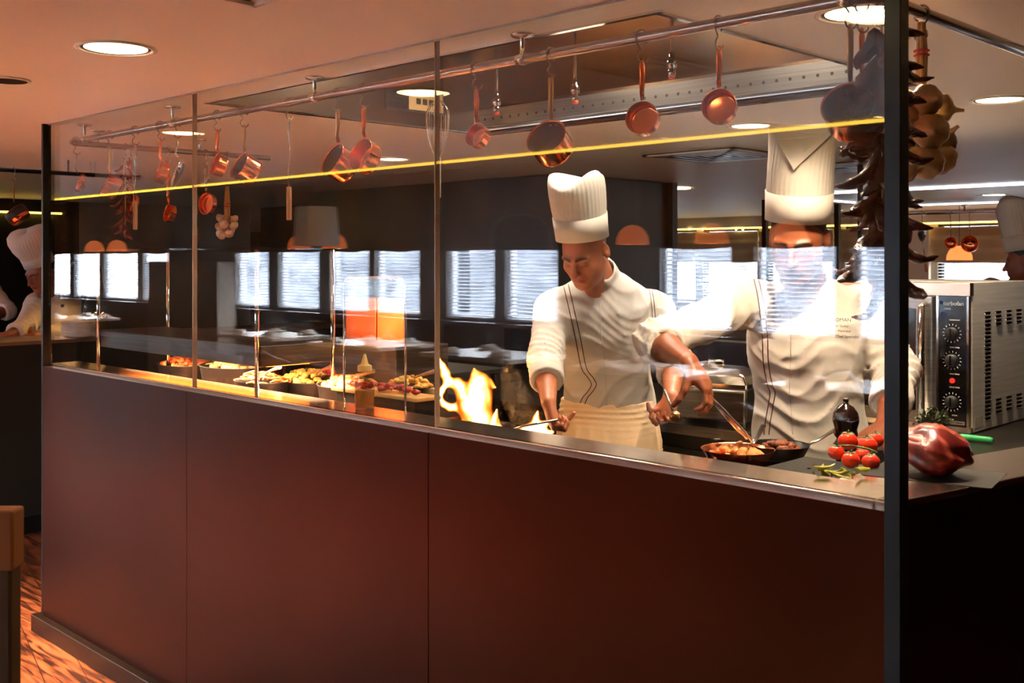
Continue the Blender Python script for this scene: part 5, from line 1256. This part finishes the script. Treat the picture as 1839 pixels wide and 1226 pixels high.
    for s in (-1,1):
        a=Vector((pel.x,pel.y,pel.z-.06))+Vector((X.x,X.y,0))*hip*s; k_=Vector((a.x,a.y,.48))+Fb*.02; f_=Vector((a.x,a.y,.09))
        T_.tube([a-O,(a.lerp(k_,.5))-O,k_-O,k_.lerp(f_,.5)-O,f_-O],[.095,.085,.065,.06,.055],18)
    T_.build('trousers','trousers',t)
    for s in (-1,1):
        f_=Vector((pel.x,pel.y,0))+Vector((X.x,X.y,0))*hip*s-O; Rs=Rframe((Fb.x,Fb.y,0))
        MB().ball(f_+Vector((Fb.x,Fb.y,0)).normalized()*.05+Vector((0,0,.045)),(.048,.13,.045),18,12,Rs,warp=lambda d:1 if d.z>-.5 else .98).build('shoe','black_gloss',t)
    ho=hat('hat',t,hc,Rh,o['hat'],o['hat_h'],o.get('hat_r',.094),O,o.get('hat_tilt',0),o.get('hat_roll',0))
    return t,jo,bvh
def on_surf(bvh,px,py,off=.0006,dmin=1.9):
    d=(FW+RT*((px-CX)/FPX)+Vector((0,0,-(py-HY)/FPX))).normalized()
    h=bvh.ray_cast(Vector((0,0,EYE)),d)
    if h[0] is None: return None
    return h[0]-d*off
def line_on(bvh,pts,r,name,mat,parent,O,step=6):
    out=[]
    for i in range(len(pts)-1):
        (x0,y0),(x1,y1)=pts[i],pts[i+1]; n=max(2,int(math.hypot(x1-x0,y1-y0)/step))
        for k in range(n+(1 if i==len(pts)-2 else 0)):
            f=k/n; h=on_surf(bvh,x0+(x1-x0)*f,y0+(y1-y0)*f)
            if h is not None: out.append(h-O)
    if len(out)>2:
        g=[out[0]]
        for q in out[1:]:
            if (q-g[-1]).length<.08: g.append(q)
        if len(g)>2: return MB().tube(g,r,6).build(name,mat,parent)
def smooth_pts(p,n=6):
    out=[]
    for i in range(len(p)-1):
        a=p[max(0,i-1)];b=p[i];c=p[i+1];d=p[min(len(p)-1,i+2)]
        for k in range(n):
            t=k/n; out.append(tuple(.5*((2*b[j])+(-a[j]+c[j])*t+(2*a[j]-5*b[j]+4*c[j]-d[j])*t*t+(-a[j]+3*b[j]-3*c[j]+d[j])*t**3) for j in (0,1)))
    return out+[p[-1]]

# ---------------- first chef, by the flames
tc=lambda px: -(FW+RT*((px-CX)/FPX)).normalized()
def facing(px,yaw,pitch=0):
    "direction toward the camera turned by yaw degrees to the picture's left, pitched down"
    a=tc(px); L_=-RT; L_=(L_-a*L_.dot(a)).normalized(); y=math.radians(yaw); p=math.radians(pitch)
    d=a*math.cos(y)+L_*math.sin(y); return Vector((d.x*math.cos(p),d.y*math.cos(p),-math.sin(p)))
J={'pelvis':P(1092,722,4.12),'chest':P(1085,600,4.06),'neck':P(1079,499,3.96),'head':P(1050,452,3.86),
   'Rs':P(992,556,4.0),'Re':P(980,645,3.78),'Rw':P(985,722,3.58),
   'Ls':P(1180,556,4.1),'Le':P(1212,645,3.95),'Lw':P(1205,712,3.72)}
o1=dict(face_body=facing(1085,8),look=facing(1050,27,33),roll=.0,skin=(178,106,72),lips=(150,62,50),hairline=.35,beard=.4,seed=3,amp=.011,build=1.0,
  Rh=(Vector((0,0,-1))+RT*.25-FW*.2,RT*1.0+FW*.1,[(1.1,1.25,.9),(1.15,1.3,.9),(1.2,1.3,.9),(1.2,1.3,.9)],.92,.0,(.85,.1,.6),.9),
  Lh=(Vector((0,0,-.85))-RT*.25-FW*.3,-RT*.75-FW*.5,[(.9,1.2,.8)]*4,.92,.0,(.85,.1,.6),.9),
  hat='fold',hat_h=.215,hat_r=.094,Rcuff=.50,Lcuff=.45,hem=.86,hat_tilt=-.30,hat_roll=.02)
org=Vector((J['pelvis'].x,J['pelvis'].y,0))
c1,j1,b1v=person('person','person in white chef jacket, beige apron and white hat, bowed over the flaming pan',org,J,o1)
for off in (0,9):
    pts=smooth_pts([(1009+off,500),(1022+off,555),(1034+off,610),(1044+off,660),(1056+off,678),(1062+off,690),(1056+off,702),(1046+off,714),(1041+off,726)] )
    line_on(b1v,pts,.0016,'piping','piping',j1,org)
line_on(b1v,[(1078,545),(1080,600),(1086,660),(1090,730)],.0012,'placket_edge',pmat('seam_shade',(200,188,176),.8),j1,org)  # thin strip with the placket seam's shade put into its colour
for off in (0,8): line_on(b1v,smooth_pts([(1163+off*.6,505),(1170+off*.6,545),(1172+off*.6,590),(1166+off*.6,640)]),.0014,'piping','piping',j1,org)
# apron
def apron(parent,J,Fb,O,ztop,zbot,mat,B,seed,name='apron'):
    pel=J['pelvis']; nk=J['neck']; Z=Vector((0,0,1)); Y=-Vector((Fb.x,Fb.y,0)).normalized(); X=Y.cross(Z); Rz=Matrix((X,Y,Z)).transposed()
    lo=[pel.x-.27,pel.y-.27,zbot-.02]; hi=[pel.x+.27,pel.y+.27,ztop+.03]; G=Field(lo,hi,.0065)
    o=Vector((pel.x,pel.y,0))
    G.loft(o,Rz,[(zbot,0,-.01,.215*B,.17*B),(zbot+.25,0,-.005,.203*B,.158*B),(ztop-.09,0,0,.192*B,.148*B),(ztop,0,0,.178*B,.136*B)],k=0)
    W=(pel.z)
    def fn(X_,Y_,Z_):
        top=np.exp(-((Z_-(ztop-.045))/.05)**2); o_=-.007*top*(1-np.abs(np.sin((Z_+.012*np.sin(11*X_+2)+.01*np.sin(17*Y_))*PI/.021)))**1.5
        a=np.arctan2(Y_-pel.y,X_-pel.x); o_=o_-.010*(1-top)*(1-np.abs(np.sin(7*a+2.5*np.sin(9*Z_)+1.2*np.sin(3*a+5*Z_))))**2*np.clip((ztop-.06-Z_)/.08,0,1)
        return o_
    G.warp(fn); return field_obj(name,G,M['apron'] if mat is None else mat,parent,1,None,O)
apron(c1,J,o1['face_body'],org,1.02,.5,None,1.0,1)
# ---------------- second chef, behind the reflections
J={'pelvis':P(1452,772,3.32),'chest':P(1452,640,3.3),'neck':P(1445,512,3.22),'head':P(1433,428,3.08),
   'Rs':P(1352,540,3.2),'Re':P(1178,612,3.1),'Rw':P(1237,650,2.9),
   'Ls':P(1552,552,3.28),'Le':P(1612,665,3.2),'Lw':P(1590,765,2.98)}
o2=dict(face_body=facing(1450,8),look=facing(1433,12,26),roll=.05,skin=(140,78,50),lips=(130,62,52),hair=True,hairline=.0,seed=8,amp=.011,build=1.0,wr=1.2,
  Rh=(RT*.5+Vector((0,0,-.75))-FW*.2,-RT*.7+Vector((0,0,-.4))+FW*.3,[(.45,.8,.6),(.4,.75,.55),(.4,.75,.5),(.35,.7,.5)],.95,.10,(.6,.35,.75),.35),
  Lh=(-RT*.75+Vector((0,0,-.45))-FW*.2,Vector((0,0,-1)),[(.5,.8,.5)]*4,.95),
  hat='peak',hat_h=.272,hat_r=.0925,Rcuff=.30,Lcuff=.62,hem=.84,hat_tilt=-.24,hat_roll=.05,jres=.006,res=.0042)
org=Vector((J['pelvis'].x,J['pelvis'].y,0))
c2,j2,b2v=person('person','person in white chef jacket and tall white hat with folded peak, stirring with tongs',org,J,o2)
for off in (0,9):
    pts=smooth_pts([(1352+off*.8,492),(1362+off,540),(1369+off,600),(1371+off,650),(1378+off,690),(1383+off,705),(1380+off,725),(1374+off,760),(1372+off,780)]); line_on(b2v,pts,.0017,'piping','piping',j2,org)
line_on(b2v,[(1420,560),(1420,640),(1418,700),(1424,780)],.0012,'placket_edge',pmat('seam_shade_grey',(176,160,146),.8),j2,org)  # seam shade of this placket, painted as a darker strip
# embroidered lettering on the chest
ln=[('OMAN',577,.0145),('er Gutur',587,.0105),('t Maitreur',596,.0105),('Chef Specialty',606,.0115)]
bk=pmat('black_embroidery',(24,20,22),.7)
for k,(tx_,py,sz) in enumerate(ln):
    h=on_surf(b2v,1500,py,.003)
    if h is None: continue
    vs,fs=text_geo(tx_,sz,.0003,'LEFT'); Rf=Rframe(facing(1500,2,-4)); m=MB(); o_=[]
    for v in vs:
        w_=h+Rf@Vector((v.x,0,v.y)); d=(w_-Vector((0,0,EYE))).normalized(); hh=b2v.ray_cast(Vector((0,0,EYE)),d)
        w_=(hh[0]-d*(.0012+v.z)) if hh[0] is not None else w_; o_.append(w_-org)
    m.add(o_,fs); m.build('chest_lettering',bk,j2)
# ---------------- third chef at the left, beyond the end post
J={'pelvis':P(112,655,7.0),'chest':P(102,580,7.0),'neck':P(90,530,6.95),'head':P(74,489,6.85),
   'Rs':P(66,545,6.92),'Re':P(44,590,6.68),'Rw':P(12,602,6.5),
   'Ls':P(132,545,7.12),'Le':P(120,598,6.85),'Lw':P(62,604,6.6)}
o3=dict(face_body=facing(100,40),look=facing(74,50,26),skin=(142,84,58),lips=(104,50,44),hair=True,seed=12,amp=.007,build=1.05,
  Rh=(-RT+Vector((0,0,-.1)),Vector((0,0,-1)),[(.3,.5,.4)]*4,.95),Lh=(-RT+Vector((0,0,-.1)),Vector((0,0,-1)),[(.4,.6,.4)]*4,.95),
  hat='puff',hat_h=.235,hat_r=.088,Rcuff=.6,Lcuff=.7,hem=.9,res=.006,jres=.009,hat_roll=-.04,cuffs=False)
org=Vector((J['pelvis'].x,J['pelvis'].y,0)); c3,j3,b3=person('person','person in white chef jacket and puffy hat working at the far left counter',org,J,o3)
h=on_surf(b3,112,549); 
if h is not None: MB().ball(h-org,.011,12,8).build('sleeve_button','black',j3)
# ---------------- fourth person, only a sleeve inside the picture
J={'pelvis':P(-62,650,7.3),'chest':P(-60,580,7.3),'neck':P(-58,505,7.3),'head':P(-60,462,7.2),
   'Rs':P(-98,528,7.35),'Re':P(-100,590,7.1),'Rw':P(-80,602,6.95),
   'Ls':P(-18,520,7.3),'Le':P(12,558,7.15),'Lw':P(-38,572,6.95)}
o4=dict(face_body=facing(-60,0),look=facing(-60,0,15),skin=(134,76,52),lips=(110,54,46),hair=True,seed=15,amp=.006,build=.95,
  Rh=(-RT+Vector((0,0,-.1)),Vector((0,0,-1)),[(.3,.5,.4)]*4,.95),Lh=(-RT*.9+Vector((0,0,-.1)),Vector((0,0,-1)),[(.4,.6,.4)]*4,.95),
  hat='puff',hat_h=.25,hat_r=.096,Rcuff=.5,Lcuff=.15,hem=.9,res=.007,jres=.01,cuffs=False)
org=Vector((J['pelvis'].x,J['pelvis'].y,0)); person('person','person of whom only a white sleeve and elbow show at the left edge',org,J,o4)
# ---------------- fifth person behind the oven, seen from behind
J={'pelvis':P(1822,650,5.9),'chest':P(1822,590,5.9),'neck':P(1832,514,5.85),'head':P(1842,468,5.75),
   'Rs':P(1888,528,5.9),'Re':P(1905,600,5.9),'Rw':P(1890,640,6.1),
   'Ls':P(1782,522,5.85),'Le':P(1765,590,5.9),'Lw':P(1790,630,6.1)}
o5=dict(face_body=facing(1822,120),look=facing(1842,105,10),skin=(150,86,60),lips=(110,54,46),hair=True,seed=19,amp=.007,build=1.05,
  hat='fold',hat_h=.27,hat_r=.097,Rcuff=.9,Lcuff=.9,hem=.9,res=.0065,jres=.009,cuffs=False)
org=Vector((J['pelvis'].x,J['pelvis'].y,0)); person('person','person in white jacket and hat seen from behind the oven at the right edge',org,J,o5)

# ================================================================== FLAMES
def flame_mat():
    m=bpy.data.materials.new('flame'); m.use_nodes=True; nt=m.node_tree; nt.nodes.clear(); N=nt.nodes; L=nt.links
    o=N.new('ShaderNodeOutputMaterial'); e=N.new('ShaderNodeEmission'); tr=N.new('ShaderNodeBsdfTransparent'); mx=N.new('ShaderNodeMixShader')
    lw=N.new('ShaderNodeLayerWeight'); lw.inputs[0].default_value=.68; tc_=N.new('ShaderNodeTexCoord'); n=N.new('ShaderNodeTexNoise'); n.inputs['Scale'].default_value=14; n.inputs['Detail'].default_value=3; L.new(tc_.outputs['Object'],n.inputs['Vector'])
    ad=N.new('ShaderNodeMath'); ad.operation='MULTIPLY_ADD'; ad.inputs[1].default_value=.55; L.new(n.outputs['Fac'],ad.inputs[0]); L.new(lw.outputs['Facing'],ad.inputs[2])
    r=N.new('ShaderNodeValToRGB'); E=r.color_ramp.elements; E[0].position=.32; E[0].color=(1,.80,.42,1); E[1].position=1.0; E[1].color=(1,.16,.01,1); k=E.new(.62); k.color=(1,.30,.035,1)
    L.new(ad.outputs[0],r.inputs['Fac']); L.new(r.outputs[0],e.inputs[0])
    s=N.new('ShaderNodeMapRange'); s.inputs[1].default_value=.25; s.inputs[2].default_value=1.1; s.inputs[3].default_value=4.0; s.inputs[4].default_value=.9; L.new(ad.outputs[0],s.inputs[0]); L.new(s.outputs[0],e.inputs[1])
    a=N.new('ShaderNodeMapRange'); a.inputs[1].default_value=.55; a.inputs[2].default_value=1.15; a.inputs[3].default_value=.08; a.inputs[4].default_value=.95; L.new(ad.outputs[0],a.inputs[0])
    L.new(a.outputs[0],mx.inputs[0]); L.new(e.outputs[0],mx.inputs[1]); L.new(tr.outputs[0],mx.inputs[2]); L.new(mx.outputs[0],o.inputs[0]); return m
M['flame']=flame_mat()
def flame(label,chains,d,org_px,name='flame'):
    g=lambda q: P(q[0],q[1],d+(q[3] if len(q)>3 else 0)); pts=[g(q) for c in chains for q in c]
    lo=[min(p[i] for p in pts)-.08 for i in range(3)]; hi=[max(p[i] for p in pts)+.08 for i in range(3)]; F=Field(lo,hi,.0035)
    for c in chains:
        for a,b in zip(c[:-1],c[1:]): F.cap(g(a),g(b),a[2],b[2],k=.010)
    F.warp(lambda X,Y,Z: .004*np.sin(60*Z+3*np.sin(30*X))*np.sin(40*X+30*Y))
    O=P(org_px[0],org_px[1],d); t=tag(field_obj(name,F,M['flame'],None,2,None,O)[0],label,'flame'); t.location=O; return t
flame('tall bright yellow flame leaping from the pan beside the glass joint',[[(862,775,.050),(862,755,.052),(852,728,.060),(856,705,.055),(862,688,.040),(856,674,.018),(852,662,.004)],[(866,690,.03),(878,688,.016),(890,696,.004)],
   [(846,740,.03),(836,705,.035),(822,690,.024),(806,687,.017),(799,672,.017),(793,655,.011),(787,638,.003)],[(802,688,.014),(794,700,.010),(789,714,.008),(796,726,.010),(808,733,.014),(822,732,.014),(838,740,.02)],
   [(850,774,.04),(832,764,.015),(800,764,.006)]],3.72,(862,775))
flame('small separate flame right of the tall one',[[(884,776,.022),(886,762,.020),(889,748,.012),(892,735,.003)],[(884,776,.02),(896,770,.012),(897,752,.003)]],3.70,(884,776))
def wisp_mat():
    m=bpy.data.materials.new('glowing_steam'); m.use_nodes=True; nt=m.node_tree; nt.nodes.clear(); N=nt.nodes; L=nt.links
    o=N.new('ShaderNodeOutputMaterial'); v=N.new('ShaderNodeVolumePrincipled'); v.inputs['Color'].default_value=(1,.72,.45,1)
    tc_=N.new('ShaderNodeTexCoord'); n=N.new('ShaderNodeTexNoise'); n.inputs['Scale'].default_value=24; n.inputs['Detail'].default_value=5; n.inputs['Distortion'].default_value=2.6; L.new(tc_.outputs['Object'],n.inputs['Vector'])
    r=N.new('ShaderNodeMapRange'); r.inputs[1].default_value=.48; r.inputs[2].default_value=.72; r.inputs[3].default_value=0; r.inputs[4].default_value=6; L.new(n.outputs['Fac'],r.inputs[0]); L.new(r.outputs[0],v.inputs['Density'])
    e=N.new('ShaderNodeMath'); e.operation='MULTIPLY'; e.inputs[1].default_value=.10; L.new(r.outputs[0],e.inputs[0]); L.new(e.outputs[0],v.inputs['Emission Strength']); v.inputs['Emission Color'].default_value=(1,.42,.14,1)
    L.new(v.outputs[0],o.inputs['Volume']); return m
M['wisp']=wisp_mat()
F=Field(P(925,760,3.75)-Vector((.3,.3,.15)),P(925,760,3.75)+Vector((.3,.3,.3)),.012)
for a,b,r1,r2 in (((950,775),(930,720),.05,.05),((930,720),(915,670),.05,.035),((975,778),(950,765),.04,.04)): F.cap(P(a[0],a[1],3.66),P(b[0],b[1],3.7),r1,r2,k=.03)
t=tag(field_obj('steam',F,M['wisp'],None,1,None,P(930,760,3.68))[0],'glowing golden steam between the flame and the chef hand','steam'); t.location=P(930,760,3.68); t['kind']='stuff'
flame('low pale flame licking around the chef hand',[[(930,778,.016),(955,770,.022),(975,764,.014),(990,752,.004)],[(950,776,.02),(972,778,.018),(992,776,.006)],[(955,772,.018),(962,752,.008),(966,738,.003)]],3.60,(955,778))
for q,e,c in ((P(855,715,3.70),15,(1,.45,.14)),):
    l=bpy.data.lights.new('flame_glow','POINT'); l.energy=e; l.color=c; l.shadow_soft_size=.02; o=bpy.data.objects.new('flame_glow',l); COL.objects.link(o); o.location=q
# ladle in the first chef's left hand
a=P(1193,700,3.62); c=P(1213,748,3.55)
t=thing('tasting_spoon','small golden ball-ended spoon held by the first chef','spoon',a)
MB().tube([a-a,(c-a)*.9],.0045,8).build('handle','steel',t); MB().ball(c-a,(.021,.021,.019),18,12).build('bowl','brass',t)
EXPOSURE=0.82
# ================================================================== CAMERA, WORLD, OUTPUT LOOK
cam=bpy.data.cameras.new('camera'); co=bpy.data.objects.new('camera',cam); COL.objects.link(co)
cam.sensor_width=36; cam.lens=36*FPX/1839
R=Matrix((RT,Vector((0,0,1)),-FW)).transposed()
co.matrix_world=Matrix.Translation((0,0,EYE))@R.to_4x4()
cam.shift_y=-(613-HY)/1839
cam.clip_start=.05; cam.clip_end=200
cam.dof.use_dof=True; cam.dof.focus_distance=3.4; cam.dof.aperture_fstop=11
bpy.context.scene.camera=co
w=bpy.data.worlds.new('overcast_sky'); bpy.context.scene.world=w; w.use_nodes=True; nt=w.node_tree
bg=nt.nodes['Background']; tc=nt.nodes.new('ShaderNodeTexCoord'); sp=nt.nodes.new('ShaderNodeSeparateXYZ'); rp=nt.nodes.new('ShaderNodeValToRGB')
nt.links.new(tc.outputs['Generated'],sp.inputs[0]); nt.links.new(sp.outputs['Z'],rp.inputs['Fac'])
rp.color_ramp.elements[0].color=(.93,.96,1,1); rp.color_ramp.elements[1].color=(.78,.87,1,1); nt.links.new(rp.outputs[0],bg.inputs['Color'])
bg.inputs['Strength'].default_value=44
vs=bpy.context.scene.view_settings; bpy.context.scene.display_settings.display_device='sRGB'
vs.view_transform='Standard'; vs.look='None'; vs.gamma=1; vs.use_curve_mapping=False; vs.exposure=EXPOSURE
bpy.context.scene.cycles.max_bounces=10; bpy.context.scene.cycles.transparent_max_bounces=24; bpy.context.scene.cycles.sample_clamp_indirect=25
